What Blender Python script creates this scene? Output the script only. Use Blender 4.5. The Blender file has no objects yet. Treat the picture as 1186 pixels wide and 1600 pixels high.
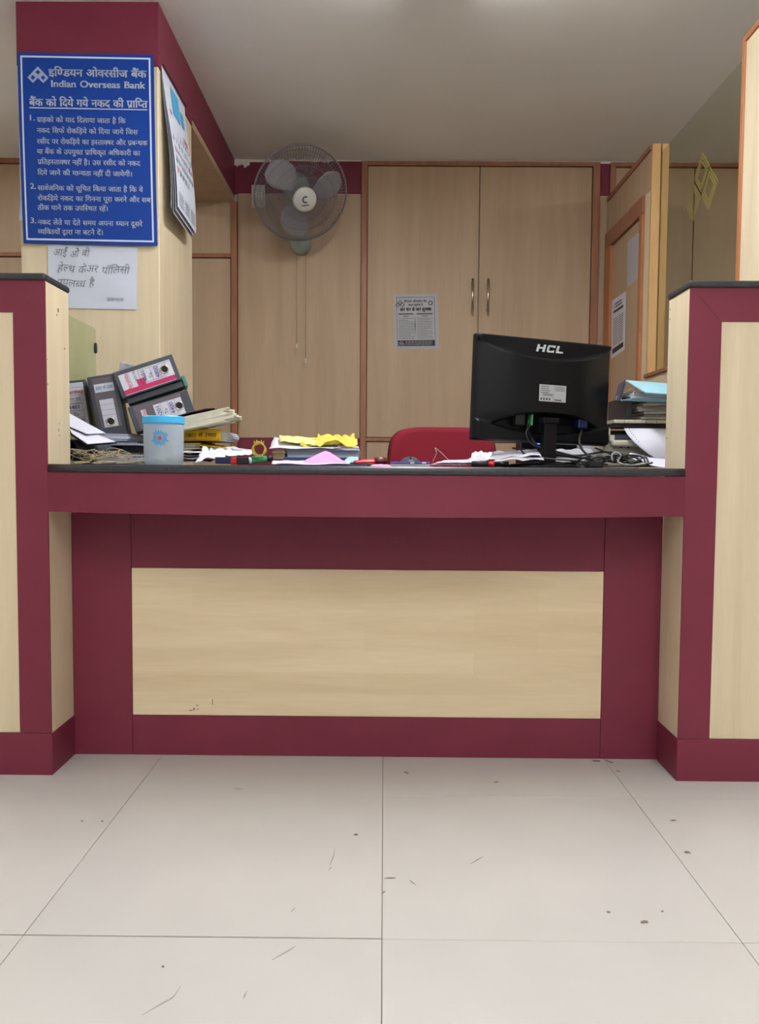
import bpy, bmesh, math, random, re
from mathutils import Vector, Matrix, noise
R = math.radians
rnd = random.Random(7)
SC = bpy.context.scene
COL = SC.collection

# ------------------------------------------------------------------ camera
F, CAMH = 1260.0, 0.79
psi, tht, rol = R(.32), R(3.12), R(.42)
FW = Vector((-math.sin(psi)*math.cos(tht), math.cos(psi)*math.cos(tht), -math.sin(tht)))
_r0 = Vector((math.cos(psi), math.sin(psi), 0)); _u0 = _r0.cross(FW)
RT = _r0*math.cos(rol) + _u0*math.sin(rol); UP = _u0*math.cos(rol) - _r0*math.sin(rol)
cd = bpy.data.cameras.new('camera'); cam = bpy.data.objects.new('camera', cd); COL.objects.link(cam)
cam.matrix_world = Matrix(((RT.x, UP.x, -FW.x, 0), (RT.y, UP.y, -FW.y, 0), (RT.z, UP.z, -FW.z, CAMH), (0, 0, 0, 1)))
cd.sensor_fit = 'VERTICAL'; cd.sensor_height = 36; cd.lens = F/1600*36; cd.clip_start = .05
SC.camera = cam

# ------------------------------------------------------------------ world, lights, exposure
SC.view_settings.view_transform = 'Standard'; SC.view_settings.look = 'None'
SC.view_settings.gamma = 1; SC.view_settings.use_curve_mapping = False
SC.view_settings.exposure = 0.0
W = bpy.data.worlds.new('world'); SC.world = W; W.use_nodes = True
W.node_tree.nodes['Background'].inputs[0].default_value = (.8, .85, 1, 1)
W.node_tree.nodes['Background'].inputs[1].default_value = .25
CEIL = 2.372
# batten lights in the ceiling: (x centre, y0, y1, power)
BATTENS = [(.17, 1.48, 2.69, 50), (-.85, -1.0, .2, 42), (1.05, -1.0, .2, 42), (.17, -2.9, -1.7, 44), (2.1, 2.2, 3.2, 15), (-2.1, 2.6, 3.6, 16)]   # last value: radiance of the opal diffuser; last three battens: unseen, added as fill
LIGHT_COL = (.98, .985, 1.0)

# ------------------------------------------------------------------ helpers
def at(px, py, Y):
    d = FW + RT*((px-593)/F) - UP*((py-800)/F); t = Y/d.y
    return Vector((d.x*t, Y, CAMH + d.z*t))
def atX(px, py, X):
    d = FW + RT*((px-593)/F) - UP*((py-800)/F); t = X/d.x
    return Vector((X, d.y*t, CAMH + d.z*t))
def atZ(px, py, Z):
    d = FW + RT*((px-593)/F) - UP*((py-800)/F); t = (Z-CAMH)/d.z
    return Vector((d.x*t, d.y*t, Z))

def srgb(r, g, b):
    f = lambda c: (c/255/12.92) if c/255 <= .04045 else ((c/255+.055)/1.055)**2.4
    return (f(r), f(g), f(b), 1)

def mat(name, col, rough=.5, metal=0, spec=.5, bump=0, bscale=60, var=0, vscale=8, **kw):
    m = bpy.data.materials.new(name); m.use_nodes = True; nt = m.node_tree; b = nt.nodes['Principled BSDF']
    b.inputs['Base Color'].default_value = col; b.inputs['Roughness'].default_value = rough
    b.inputs['Metallic'].default_value = metal; b.inputs['Specular IOR Level'].default_value = spec
    for k, v in kw.items(): b.inputs[k.replace('_', ' ')].default_value = v
    tc = nt.nodes.new('ShaderNodeTexCoord')
    if var:
        n = nt.nodes.new('ShaderNodeTexNoise'); n.inputs['Scale'].default_value = vscale; n.inputs['Detail'].default_value = 5
        nt.links.new(tc.outputs['Object'], n.inputs['Vector'])
        r = nt.nodes.new('ShaderNodeValToRGB'); c = col
        r.color_ramp.elements[0].position = .3; r.color_ramp.elements[1].position = .7
        r.color_ramp.elements[0].color = (c[0]*(1-var), c[1]*(1-var), c[2]*(1-var), 1)
        r.color_ramp.elements[1].color = (min(1, c[0]*(1+var)), min(1, c[1]*(1+var)), min(1, c[2]*(1+var)), 1)
        nt.links.new(n.outputs['Fac'], r.inputs['Fac']); nt.links.new(r.outputs['Color'], b.inputs['Base Color'])
    if bump:
        n = nt.nodes.new('ShaderNodeTexNoise'); n.inputs['Scale'].default_value = bscale; n.inputs['Detail'].default_value = 3
        nt.links.new(tc.outputs['Object'], n.inputs['Vector'])
        bp = nt.nodes.new('ShaderNodeBump'); bp.inputs['Strength'].default_value = bump; bp.inputs['Distance'].default_value = .002
        nt.links.new(n.outputs['Fac'], bp.inputs['Height']); nt.links.new(bp.outputs['Normal'], b.inputs['Normal'])
    return m

def wood(name, c1, c2, scale, rough=.42, planks=False):
    m = bpy.data.materials.new(name); m.use_nodes = True; nt = m.node_tree; b = nt.nodes['Principled BSDF']
    b.inputs['Roughness'].default_value = rough; b.inputs['Specular IOR Level'].default_value = .4
    tc = nt.nodes.new('ShaderNodeTexCoord'); mp = nt.nodes.new('ShaderNodeMapping')
    mp.inputs['Scale'].default_value = scale; nt.links.new(tc.outputs['Object'], mp.inputs['Vector'])
    n1 = nt.nodes.new('ShaderNodeTexNoise'); n1.inputs['Scale'].default_value = 1; n1.inputs['Detail'].default_value = 6; n1.inputs['Distortion'].default_value = .6
    n2 = nt.nodes.new('ShaderNodeTexNoise'); n2.inputs['Scale'].default_value = 9; n2.inputs['Detail'].default_value = 2
    nt.links.new(mp.outputs['Vector'], n1.inputs['Vector']); nt.links.new(mp.outputs['Vector'], n2.inputs['Vector'])
    ad = nt.nodes.new('ShaderNodeMath'); ad.operation = 'MULTIPLY_ADD'; ad.inputs[1].default_value = .3
    nt.links.new(n2.outputs['Fac'], ad.inputs[0]); nt.links.new(n1.outputs['Fac'], ad.inputs[2])
    last = ad
    if planks:
        mq = nt.nodes.new('ShaderNodeMapping'); mq.inputs['Rotation'].default_value = (R(-90), 0, 0)
        nt.links.new(tc.outputs['Object'], mq.inputs['Vector'])
        br = nt.nodes.new('ShaderNodeTexBrick'); br.inputs['Scale'].default_value = 1; br.inputs['Mortar Size'].default_value = 0
        br.inputs['Brick Width'].default_value = .47; br.inputs['Row Height'].default_value = .058; br.offset = .37
        br.inputs['Color1'].default_value = (0, 0, 0, 1); br.inputs['Color2'].default_value = (1, 1, 1, 1)
        nt.links.new(mq.outputs['Vector'], br.inputs['Vector'])
        a2 = nt.nodes.new('ShaderNodeMath'); a2.operation = 'MULTIPLY_ADD'; a2.inputs[1].default_value = .16
        nt.links.new(br.outputs['Color'], a2.inputs[0]); nt.links.new(ad.outputs[0], a2.inputs[2]); last = a2
    r = nt.nodes.new('ShaderNodeValToRGB'); r.color_ramp.elements[0].position = .4; r.color_ramp.elements[1].position = .95
    r.color_ramp.elements[0].color = c2; r.color_ramp.elements[1].color = c1
    nt.links.new(last.outputs[0], r.inputs['Fac']); nt.links.new(r.outputs['Color'], b.inputs['Base Color'])
    return m

M = {}
M['maple'] = wood('maple_vertical', srgb(228, 213, 184), srgb(210, 193, 161), (14, 14, 1.1))
M['maple_h'] = wood('maple_horizontal', srgb(232, 213, 180), srgb(212, 190, 152), (1.1, 14, 14), planks=True)
M['maple_dark'] = wood('maple_dim', srgb(190, 165, 138), srgb(174, 149, 122), (12, 12, .9), .5)  # maple laminate, colour browned and darkened for the dimmer light at the back
M['trim'] = wood('beech_trim', srgb(168, 116, 88), srgb(142, 96, 72), (30, 30, 3), .45)
M['orange'] = wood('orange_beech', srgb(188, 126, 84), srgb(164, 104, 66), (30, 30, 3), .4)
M['post'] = wood('pale_beech', srgb(212, 172, 118), srgb(194, 152, 100), (30, 30, 3), .4)
M['maroon'] = mat('maroon_laminate', srgb(118, 42, 62), .5, spec=.35, bump=.25, bscale=350, var=.05, vscale=6)
M['groove'] = mat('joint_brown', srgb(60, 42, 32), .8)  # dark brown line of the mitre joint
M['granite'] = mat('black_edge', srgb(50, 52, 58), .35, var=.25, vscale=120)
M['ceiling'] = mat('ceiling_paint', srgb(234, 233, 230), .9, var=.03, vscale=2)
M['paint'] = mat('wall_paint', srgb(205, 200, 188), .85)
M['tile'] = mat('vitrified_tile', srgb(196, 193, 189), .34, var=.03, vscale=5, spec=.4)
M['grout'] = mat('tile_grout', srgb(120, 112, 104), .9)
M['dirt'] = mat('dirt', srgb(122, 106, 94), .9)
M['scuff'] = mat('scuff', srgb(172, 165, 158), .8)
M['plaster'] = mat('plaster_bead', srgb(225, 220, 210), .9)
M['white'] = mat('white_paper', srgb(208, 209, 222), .7)
M['cream'] = mat('cream_paper', srgb(214, 210, 190), .8, var=.08, vscale=60)
M['grey_paper'] = mat('grey_paper', srgb(180, 180, 186), .8)
M['pink'] = mat('pink_paper', srgb(232, 150, 200), .7)
M['yellow'] = mat('yellow_paper', srgb(206, 188, 70), .7, var=.08, vscale=40)
M['yellow_f'] = mat('yellow_card', srgb(226, 184, 20), .45)
M['blue_f'] = mat('blue_cover', srgb(40, 80, 130), .5)
M['navy'] = mat('navy_plastic', srgb(20, 30, 80), .35)
M['sky'] = mat('pale_blue_card', srgb(150, 200, 215), .45, var=.06, vscale=20)
M['signblue'] = mat('sign_blue', srgb(14, 62, 152), .4, spec=.3)
M['signwhite'] = mat('sign_white', srgb(205, 216, 240), .5)
M['ink'] = mat('ink_black', srgb(35, 35, 42), .6)
M['pencil'] = mat('pen_grey', srgb(95, 98, 108), .7)
M['inkblue'] = mat('ink_blue', srgb(35, 45, 130), .6)
M['inkred'] = mat('ink_red', srgb(205, 50, 50), .6)
M['magenta'] = mat('magenta_print', srgb(190, 30, 95), .5)
M['filegrey'] = mat('file_board', srgb(62, 68, 78), .5, bump=.2, bscale=300, var=.1, vscale=30)
M['fileblack'] = mat('file_black', srgb(30, 32, 38), .5)
M['teal'] = mat('teal_lining', srgb(60, 130, 120), .5)
M['mint'] = mat('mint_lining', srgb(190, 215, 200), .6)
M['steel'] = mat('steel', srgb(190, 185, 170), .28, metal=1)
M['hole'] = mat('dark_inside', srgb(18, 16, 16), .7)
M['black'] = mat('black_plastic', srgb(10, 12, 18), .36, spec=.22)
M['blackm'] = mat('black_matt', srgb(14, 14, 16), .6)
M['logo'] = mat('logo_silver', srgb(190, 195, 200), .4)
M['cable'] = mat('cable_rubber', srgb(22, 22, 25), .45)
M['greycable'] = mat('cable_grey', srgb(150, 150, 148), .5)
M['maroon_fab'] = mat('maroon_fabric', srgb(135, 18, 42), .85, bump=.4, bscale=500)
M['printer'] = mat('printer_beige', srgb(205, 200, 185), .5, var=.03, vscale=30)
M['fanbody'] = mat('fan_plastic', srgb(150, 165, 160), .4)
M['fangrey'] = mat('fan_blade', srgb(150, 148, 152), .4)
M['fanhub'] = mat('fan_hub', srgb(200, 200, 195), .45)
M['fanwire'] = mat('fan_wire', srgb(120, 118, 125), .4)
M['red'] = mat('red_plastic', srgb(200, 25, 40), .35)
M['green'] = mat('green_plastic', srgb(70, 150, 95), .4)
M['lidblue'] = mat('lid_blue', srgb(70, 185, 240), .35)
M['band'] = mat('rubber_yellow', srgb(205, 180, 62), .5)
M['string'] = mat('string', srgb(190, 175, 145), .9)
M['purple'] = mat('purple_print', srgb(90, 80, 160), .4)
M['gold'] = mat('etched_gold', srgb(128, 116, 58), .6)
M['led'] = mat('blue_led', srgb(30, 80, 255), .4, Emission_Color=(.05, .2, 1, 1), Emission_Strength=3)
M['petal'] = mat('petal_blue', srgb(60, 160, 215), .5)
M['calwhite'] = mat('calendar_paper', srgb(205, 212, 228), .7)
M['fixture'] = mat('fixture_white', srgb(230, 230, 228), .5)
M['diffuser'] = mat('lamp_diffuser', srgb(255, 255, 255), .5, Emission_Color=(1, .98, .95, 1), Emission_Strength=2.0)
M['plastic_bag'] = mat('clear_film', srgb(175, 172, 165), .25, var=.15, vscale=50)

def glass(name, col, rough=0., alpha_tint=.85):
    m = bpy.data.materials.new(name); m.use_nodes = True; nt = m.node_tree; nt.nodes.clear()
    o = nt.nodes.new('ShaderNodeOutputMaterial'); t = nt.nodes.new('ShaderNodeBsdfTransparent'); g = nt.nodes.new('ShaderNodeBsdfGlossy')
    t.inputs[0].default_value = col; g.inputs['Roughness'].default_value = .03
    mx = nt.nodes.new('ShaderNodeMixShader'); mx.inputs[0].default_value = .07
    nt.links.new(t.outputs[0], mx.inputs[1]); nt.links.new(g.outputs[0], mx.inputs[2]); nt.links.new(mx.outputs[0], o.inputs[0])
    return m
M['glass'] = glass('tinted_glass', (.90, .91, .87, 1))
M['glass_green'] = glass('green_glass', (.87, .945, .87, 1))
def frosted(name, col, a):
    m = bpy.data.materials.new(name); m.use_nodes = True; nt = m.node_tree; nt.nodes.clear()
    o = nt.nodes.new('ShaderNodeOutputMaterial'); t = nt.nodes.new('ShaderNodeBsdfTransparent'); p = nt.nodes.new('ShaderNodeBsdfPrincipled')
    tl = nt.nodes.new('ShaderNodeBsdfTranslucent'); tl.inputs[0].default_value = col
    p.inputs['Base Color'].default_value = col; p.inputs['Roughness'].default_value = .3
    m1 = nt.nodes.new('ShaderNodeMixShader'); m1.inputs[0].default_value = .4
    nt.links.new(p.outputs[0], m1.inputs[1]); nt.links.new(tl.outputs[0], m1.inputs[2])
    m2 = nt.nodes.new('ShaderNodeMixShader'); m2.inputs[0].default_value = a
    nt.links.new(m1.outputs[0], m2.inputs[1]); nt.links.new(t.outputs[0], m2.inputs[2]); nt.links.new(m2.outputs[0], o.inputs[0])
    return m
M['jar'] = frosted('frosted_jar', srgb(222, 238, 255), .42)
M['film'] = frosted('label_film', srgb(150, 140, 150), .35)

def tag(o, label=None, cat=None, group=None, kind=None):
    for k, v in (('label', label), ('category', cat), ('group', group), ('kind', kind)):
        if v: o[k] = v
    return o

class MB:
    """collects faces in world coordinates; build() makes one object"""
    def __init__(s): s.v = []; s.f = []; s.m = []; s.cur = 0; s.sm = []; s.smooth = False
    def add(s, vs, fs):
        n = len(s.v); s.v += [Vector(v) for v in vs]
        for f in fs: s.f.append([n+i for i in f]); s.m.append(s.cur); s.sm.append(s.smooth)
        return s
    def mat(s, i): s.cur = i; return s
    def box(s, a, b, T=None):
        x0, y0, z0 = a; x1, y1, z1 = b
        vs = [Vector((x, y, z)) for z in (z0, z1) for x, y in ((x0, y0), (x1, y0), (x1, y1), (x0, y1))]
        if T: vs = [T @ v for v in vs]
        return s.add(vs, [(3, 2, 1, 0), (4, 5, 6, 7), (0, 1, 5, 4), (1, 2, 6, 5), (2, 3, 7, 6), (3, 0, 4, 7)])
    def rbox(s, a, b, r=.003, T=None, seg=2):
        """box with rounded edges"""
        bm = bmesh.new(); bmesh.ops.create_cube(bm, size=1)
        c = (Vector(a)+Vector(b))/2; d = Vector(b)-Vector(a)
        for v in bm.verts: v.co = Vector((v.co.x*d.x, v.co.y*d.y, v.co.z*d.z)) + c
        r = min(r, min(abs(d.x), abs(d.y), abs(d.z))*.49)
        bmesh.ops.bevel(bm, geom=list(bm.edges), offset=r, segments=seg, affect='EDGES', profile=.5)
        s.frombm(bm, T); return s
    def frombm(s, bm, T=None):
        bm.verts.ensure_lookup_table(); bm.verts.index_update()
        vs = [(T @ v.co) if T else v.co.copy() for v in bm.verts]
        s.add(vs, [[v.index for v in f.verts] for f in bm.faces]); bm.free(); return s
    def prism(s, poly, h, T=None):
        """poly in local xy extruded along z by h"""
        n = len(poly); vs = [Vector((p[0], p[1], 0)) for p in poly]+[Vector((p[0], p[1], h)) for p in poly]
        if T: vs = [T @ v for v in vs]
        return s.add(vs, [list(range(n))[::-1], list(range(n, 2*n))]+[(i, (i+1) % n, n+(i+1) % n, n+i) for i in range(n)])
    def quadslab(s, pts, t):
        """four 3D corners given thickness t along the normal (behind)"""
        p = [Vector(q) for q in pts]; n = (p[1]-p[0]).cross(p[3]-p[0]).normalized()*t
        q = [a+n for a in p]
        return s.add(p+q, [(3, 2, 1, 0), (4, 5, 6, 7), (0, 1, 5, 4), (1, 2, 6, 5), (2, 3, 7, 6), (3, 0, 4, 7)])
    def tube(s, pts, r, n=6, closed=False, cap=True):
        pts = [Vector(p) for p in pts]; L = len(pts); rings = []; prev = None
        rr = r if callable(r) else (lambda t: r)
        for i, p in enumerate(pts):
            if closed: t = pts[(i+1) % L]-pts[i-1]
            else: t = pts[min(i+1, L-1)]-pts[max(i-1, 0)]
            if t.length < 1e-9: t = Vector((0, 0, 1))
            t.normalize()
            if prev is None:
                a = t.orthogonal().normalized()
            else:
                a = prev - t*prev.dot(t)
                a = a.normalized() if a.length > 1e-6 else t.orthogonal().normalized()
            prev = a; b = t.cross(a); q = rr(i/max(1, L-1))
            rings.append([p+(a*math.cos(2*math.pi*k/n)+b*math.sin(2*math.pi*k/n))*q for k in range(n)])
        vs = [v for g in rings for v in g]; fs = []
        for i in range(L if closed else L-1):
            j = (i+1) % L
            for k in range(n): fs.append((i*n+k, i*n+(k+1) % n, j*n+(k+1) % n, j*n+k))
        if cap and not closed: fs += [list(range(n))[::-1], [(L-1)*n+k for k in range(n)]]
        sm = s.smooth; s.smooth = True; s.add(vs, fs); s.smooth = sm; return s
    def lathe(s, prof, n=32, T=None):
        """prof: list of (radius, z) around local z"""
        vs = []; fs = []
        for r, z in prof:
            for k in range(n): vs.append(Vector((r*math.cos(2*math.pi*k/n), r*math.sin(2*math.pi*k/n), z)))
        for i in range(len(prof)-1):
            for k in range(n): fs.append((i*n+k, i*n+(k+1) % n, (i+1)*n+(k+1) % n, (i+1)*n+k))
        if prof[0][0] > 1e-6: fs.append(list(range(n))[::-1])
        if prof[-1][0] > 1e-6: fs.append([(len(prof)-1)*n+k for k in range(n)])
        if T: vs = [T @ v for v in vs]
        return s.add(vs, fs)
    def sheet(s, fn, nu, nv, t=.0006):
        """fn(u,v)->Vector, thin slab of thickness t along its normal"""
        P = [[fn(i/nu, j/nv) for i in range(nu+1)] for j in range(nv+1)]
        top = []; bot = []
        for j in range(nv+1):
            for i in range(nu+1):
                a = P[j][min(i+1, nu)]-P[j][max(i-1, 0)]; b = P[min(j+1, nv)][i]-P[max(j-1, 0)][i]
                n = a.cross(b); n = n.normalized() if n.length > 1e-12 else Vector((0, 0, 1))
                top.append(P[j][i]+n*t/2); bot.append(P[j][i]-n*t/2)
        N = (nu+1)*(nv+1); fs = []
        ix = lambda i, j: j*(nu+1)+i
        for j in range(nv):
            for i in range(nu):
                fs.append((ix(i, j), ix(i+1, j), ix(i+1, j+1), ix(i, j+1)))
                fs.append((N+ix(i, j+1), N+ix(i+1, j+1), N+ix(i+1, j), N+ix(i, j)))
        per = [ix(i, 0) for i in range(nu)]+[ix(nu, j) for j in range(nv)]+[ix(i, nv) for i in range(nu, 0, -1)]+[ix(0, j) for j in range(nv, 0, -1)]
        for k in range(len(per)):
            a, b = per[k], per[(k+1) % len(per)]; fs.append((b, a, N+a, N+b))
        return s.add(top+bot, fs)
    def build(s, name, mats, parent=None, smooth=None, origin=None):
        if not isinstance(mats, (list, tuple)): mats = [mats]
        me = bpy.data.meshes.new(name)
        if parent is not None: org = WL[parent.name]
        elif origin is not None: org = Vector(origin)
        else:
            xs = [v.x for v in s.v]; ys = [v.y for v in s.v]; zs = [v.z for v in s.v]
            org = Vector(((min(xs)+max(xs))/2, (min(ys)+max(ys))/2, min(zs)))
        me.from_pydata([v-org for v in s.v], [], s.f)
        for m in mats: me.materials.append(M[m] if isinstance(m, str) else m)
        for p, mi, sm in zip(me.polygons, s.m, s.sm):
            p.material_index = mi; p.use_smooth = sm if smooth is None else smooth
        me.update()
        o = bpy.data.objects.new(name, me); COL.objects.link(o)
        if parent is None: o.location = org; WL[o.name] = org
        else: o.parent = parent; WL[o.name] = org
        return o
WL = {}
def thing(name, loc, label=None, cat=None, group=None, kind=None):
    o = bpy.data.objects.new(name, None); COL.objects.link(o); o.empty_display_size = .05
    o.location = loc; WL[o.name] = Vector(loc)
    return tag(o, label, cat, group, kind)
def frame(o, ex, ey, ez):
    """matrix from local axes to world"""
    return Matrix(((ex[0], ey[0], ez[0], o[0]), (ex[1], ey[1], ez[1], o[1]), (ex[2], ey[2], ez[2], o[2]), (0, 0, 0, 1)))
def rot(o, rx=0, ry=0, rz=0):
    return Matrix.Translation(Vector(o)) @ Matrix.Rotation(R(rz), 4, 'Z') @ Matrix.Rotation(R(ry), 4, 'Y') @ Matrix.Rotation(R(rx), 4, 'X')
def bez(pts, n=12):
    """catmull-rom through pts"""
    pts = [Vector(p) for p in pts]; P = [pts[0]*2-pts[1]]+pts+[pts[-1]*2-pts[-2]]; out = []
    for i in range(1, len(P)-2):
        for k in range(n):
            t = k/n; a, b, c, d = P[i-1:i+3]
            out.append(.5*((2*b)+(c-a)*t+(2*a-5*b+4*c-d)*t*t+(3*b-a-3*c+d)*t**3))
    return out+[pts[-1]]

# ------------------------------------------------------------------ lettering
_gc = {}
_fc = bpy.data.curves.new('glyph', 'FONT'); _fc.size = 1; _fc.resolution_u = 3
_fo = bpy.data.objects.new('glyph', _fc); COL.objects.link(_fo)
def _mesh(body, off):
    _fc.body = body; _fc.offset = off; _fo.update_tag(); bpy.context.view_layer.update()
    e = _fo.evaluated_get(bpy.context.evaluated_depsgraph_get()); me = e.to_mesh()
    vs = [(v.co.x, v.co.y) for v in me.vertices]; fs = [list(p.vertices) for p in me.polygons]; e.to_mesh_clear()
    return vs, fs
def glyph(ch, off=0.0):
    k = (ch, round(off, 3))
    if k not in _gc:
        vs, fs = _mesh(ch, off)
        a = max([v[0] for v in _mesh(ch+'||||||', off)[0]]); b = max([v[0] for v in _mesh('||||||', off)[0]])
        _gc[k] = (vs, fs, a-b)
    return _gc[k]
def clip(vs, fs, x):
    bm = bmesh.new(); bv = [bm.verts.new((a, b, 0)) for a, b in vs]
    for f in fs:
        try: bm.faces.new([bv[i] for i in f])
        except ValueError: pass
    bmesh.ops.bisect_plane(bm, geom=list(bm.verts)+list(bm.edges)+list(bm.faces), plane_co=(x, 0, 0), plane_no=(1, 0, 0), clear_outer=True)
    bm.verts.index_update(); bm.verts.ensure_lookup_table()
    r = ([(v.co.x, v.co.y) for v in bm.verts], [[v.index for v in f.verts] for f in bm.faces]); bm.free(); return r
CONS = '[\u0915-\u0939\u0958-\u095f]\u093c?'
CL = re.compile('(%s(?:\u094d%s)*)([\u093e-\u094c\u0945\u0949]?)([\u0901-\u0903]?)' % (CONS, CONS))
HEAD = .0
def lay(text, off=0.0, space=.34):
    """own small shaper: returns flat verts, faces, width"""
    V = []; Fc = []; x = 0.
    def put(vs, fs, dx, dy=0, s=1):
        n = len(V); V.extend([(a*s+dx, b*s+dy) for a, b in vs]); Fc.extend([[n+i for i in f] for f in fs])
    i = 0
    while i < len(text):
        ch = text[i]
        if ch == ' ': x += space; i += 1; continue
        m = CL.match(text, i)
        if not m:
            vs, fs, ad = glyph(ch, off); put(vs, fs, x); x += ad; i += 1; continue
        cons = re.findall(CONS, m.group(1)); mt, sg = m.group(2), m.group(3)
        reph = len(cons) > 1 and cons[0] == 'र'
        if reph: cons = cons[1:]
        rakar = len(cons) > 1 and cons[-1] == 'र'
        if rakar: cons = cons[:-1]
        if mt == 'ि': vs, fs, ad = glyph(mt, off); put(vs, fs, x); x += ad; mt = ''
        if cons[:2] == ['द', 'व']:
            vs, fs, ad = glyph('द', off); put(vs, fs, x); v2, f2, a2 = glyph('व', off); put(v2, f2, x+.12, -.22, .55); x += ad
        else:
            for c in cons[:-1]:
                vs, fs, ad = glyph(c, off); cut = ad*.66 if c in 'कफ' else ad-.185
                vs, fs = clip(vs, fs, cut); put(vs, fs, x); x += cut
            vs, fs, ad = glyph(cons[-1][0], off); put(vs, fs, x)
            if len(cons[-1]) > 1: put([(0, 0), (.09, 0), (.09, .09), (0, .09)], [[0, 1, 2, 3]], x+ad*.45, -.17)
            if rakar: put([(0, 0), (.05, -.05), (.28, .14), (.28, .22)], [[0, 1, 2, 3]], x+ad-.42, .02)
            x += ad
        if mt:
            vs, fs, ad = glyph(mt, off); put(vs, fs, x); x += ad
        if sg:
            vs, fs, ad = glyph(sg, off); put(vs, fs, x+(.13 if mt else 0)); x += ad
        if reph:
            arc = [(-.05+.14*math.cos(R(a)), .78+.13*math.sin(R(a))) for a in range(-40, 200, 30)]
            arc2 = [(-.05+.08*math.cos(R(a)), .78+.07*math.sin(R(a))) for a in range(-40, 200, 30)]
            n = len(arc); put(arc+arc2, [[k, k+1, n+k+1, n+k] for k in range(n-1)], x-.1)
        i = m.end()
    return V, Fc, x
def text(mb, s, fn, u0, v0, size, width=None, off=0.0, slant=0, space=.34, align='l', jitter=0):
    """fn(u,v)->Vector in metres on the surface; width forces the run length"""
    V, Fc, w = lay(s, min(off, 0.0), space); sx = (width/w) if width else size
    if off > 0:
        V0, F0 = list(V), list(Fc)
        for dx, dy in ((-off, -off*.5), (-off, off*.5), (off, off*.5), (off, -off*.5)):
            n = len(V); V = V+[(a+dx, b+dy) for a, b in V0]; Fc = Fc+[[n+i for i in f_] for f_ in F0]
    if align == 'c': u0 -= w*sx/2
    mb.add([fn(u0+a*sx+slant*b*size, v0+b*size+(jitter*math.sin(a*2.3) if jitter else 0)) for a, b in V], Fc)
def patch(mb, fn, u0, v0, u1, v1, n=8):
    mb.add([fn(u0+(u1-u0)*i/n, v0+(v1-v0)*j/n) for j in range(n+1) for i in range(n+1)], [(j*(n+1)+i, j*(n+1)+i+1, (j+1)*(n+1)+i+1, (j+1)*(n+1)+i) for j in range(n) for i in range(n)])
def strip(mb, fn, u0, v0, u1, v1): mb.add([fn(u0, v0), fn(u1, v0), fn(u1, v1), fn(u0, v1)], [(0, 1, 2, 3)])
def stroke(mb, fn, pts, w):
    for (a, b), (c, d) in zip(pts, pts[1:]):
        L = math.hypot(c-a, d-b) or 1; nx, ny = -(d-b)/L*w/2, (c-a)/L*w/2
        mb.add([fn(a-nx, b-ny), fn(c-nx, d-ny), fn(c+nx, d+ny), fn(a+nx, b+ny)], [(0, 1, 2, 3)])
def emblem(mb, fn, cu, cv, s, w, gap, rings=3):
    """three interlaced diamonds made of parallel lines; s = half width of one diamond"""
    for k, (du, dv) in enumerate(((0, s*.52), (-s*.5, -s*.0), (s*.5, -s*.0))):
        for q in range(rings):
            r = s*.5-q*gap
            pts = [(cu+du, cv+dv+r-s*.26), (cu+du+r, cv+dv-s*.26), (cu+du, cv+dv-r-s*.26), (cu+du-r, cv+dv-s*.26)]
            stroke(mb, fn, pts+[pts[0]], w)
def planar(o, ex, ez):
    o, ex, ez = Vector(o), Vector(ex), Vector(ez)
    return lambda u, v: o+ex*u+ez*v

# ------------------------------------------------------------------ room shell
FX0, FX1, FY0, FY1 = -2.7, 2.7, -3.2, 4.28
fl = MB().box((FX0-.2, FY0-.2, -.06), (FX1+.2, FY1+.2, -.004)).build('floor', 'grout', origin=(0, 0, -.06)); tag(fl, kind='structure')
TS = .5935; TX, TY = .002, 1.3135   # joint positions
g = .0006
tm = None
def tilemesh(name, w, h):
    bm = MB(); bm.rbox((-w/2, -h/2, -.004), (w/2, h/2, 0), .0005, seg=1)
    me = bpy.data.meshes.new(name); me.from_pydata(bm.v, [], bm.f); me.materials.append(M['tile']); return me
TW = .604; tme = tilemesh('tile', TW-2*g, TS-2*g)
rest = MB()
for i in range(-5, 5):
    for j in range(-8, 6):
        x0 = TX+i*TW; y0 = TY+j*TS; cx, cy = x0+TW/2, y0+TS/2
        if cx-TW/2 < FX0-.3 or cx+TW/2 > FX1+.3+TW/2: continue
        if -3 <= i <= 2 and -2 <= j <= 1:
            o = bpy.data.objects.new('tile', tme); COL.objects.link(o); o.parent = fl
            o.location = Vector((cx, cy+(.003 if (i < 0 and j == 0) else 0), 0))-Vector((0, 0, -.06))
        else: rest.box((x0+g, y0+g, -.004), (x0+TW-g, y0+TS-g, 0))
o = rest.build('tile_field', 'tile', fl); tag(o, kind='stuff')
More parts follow.
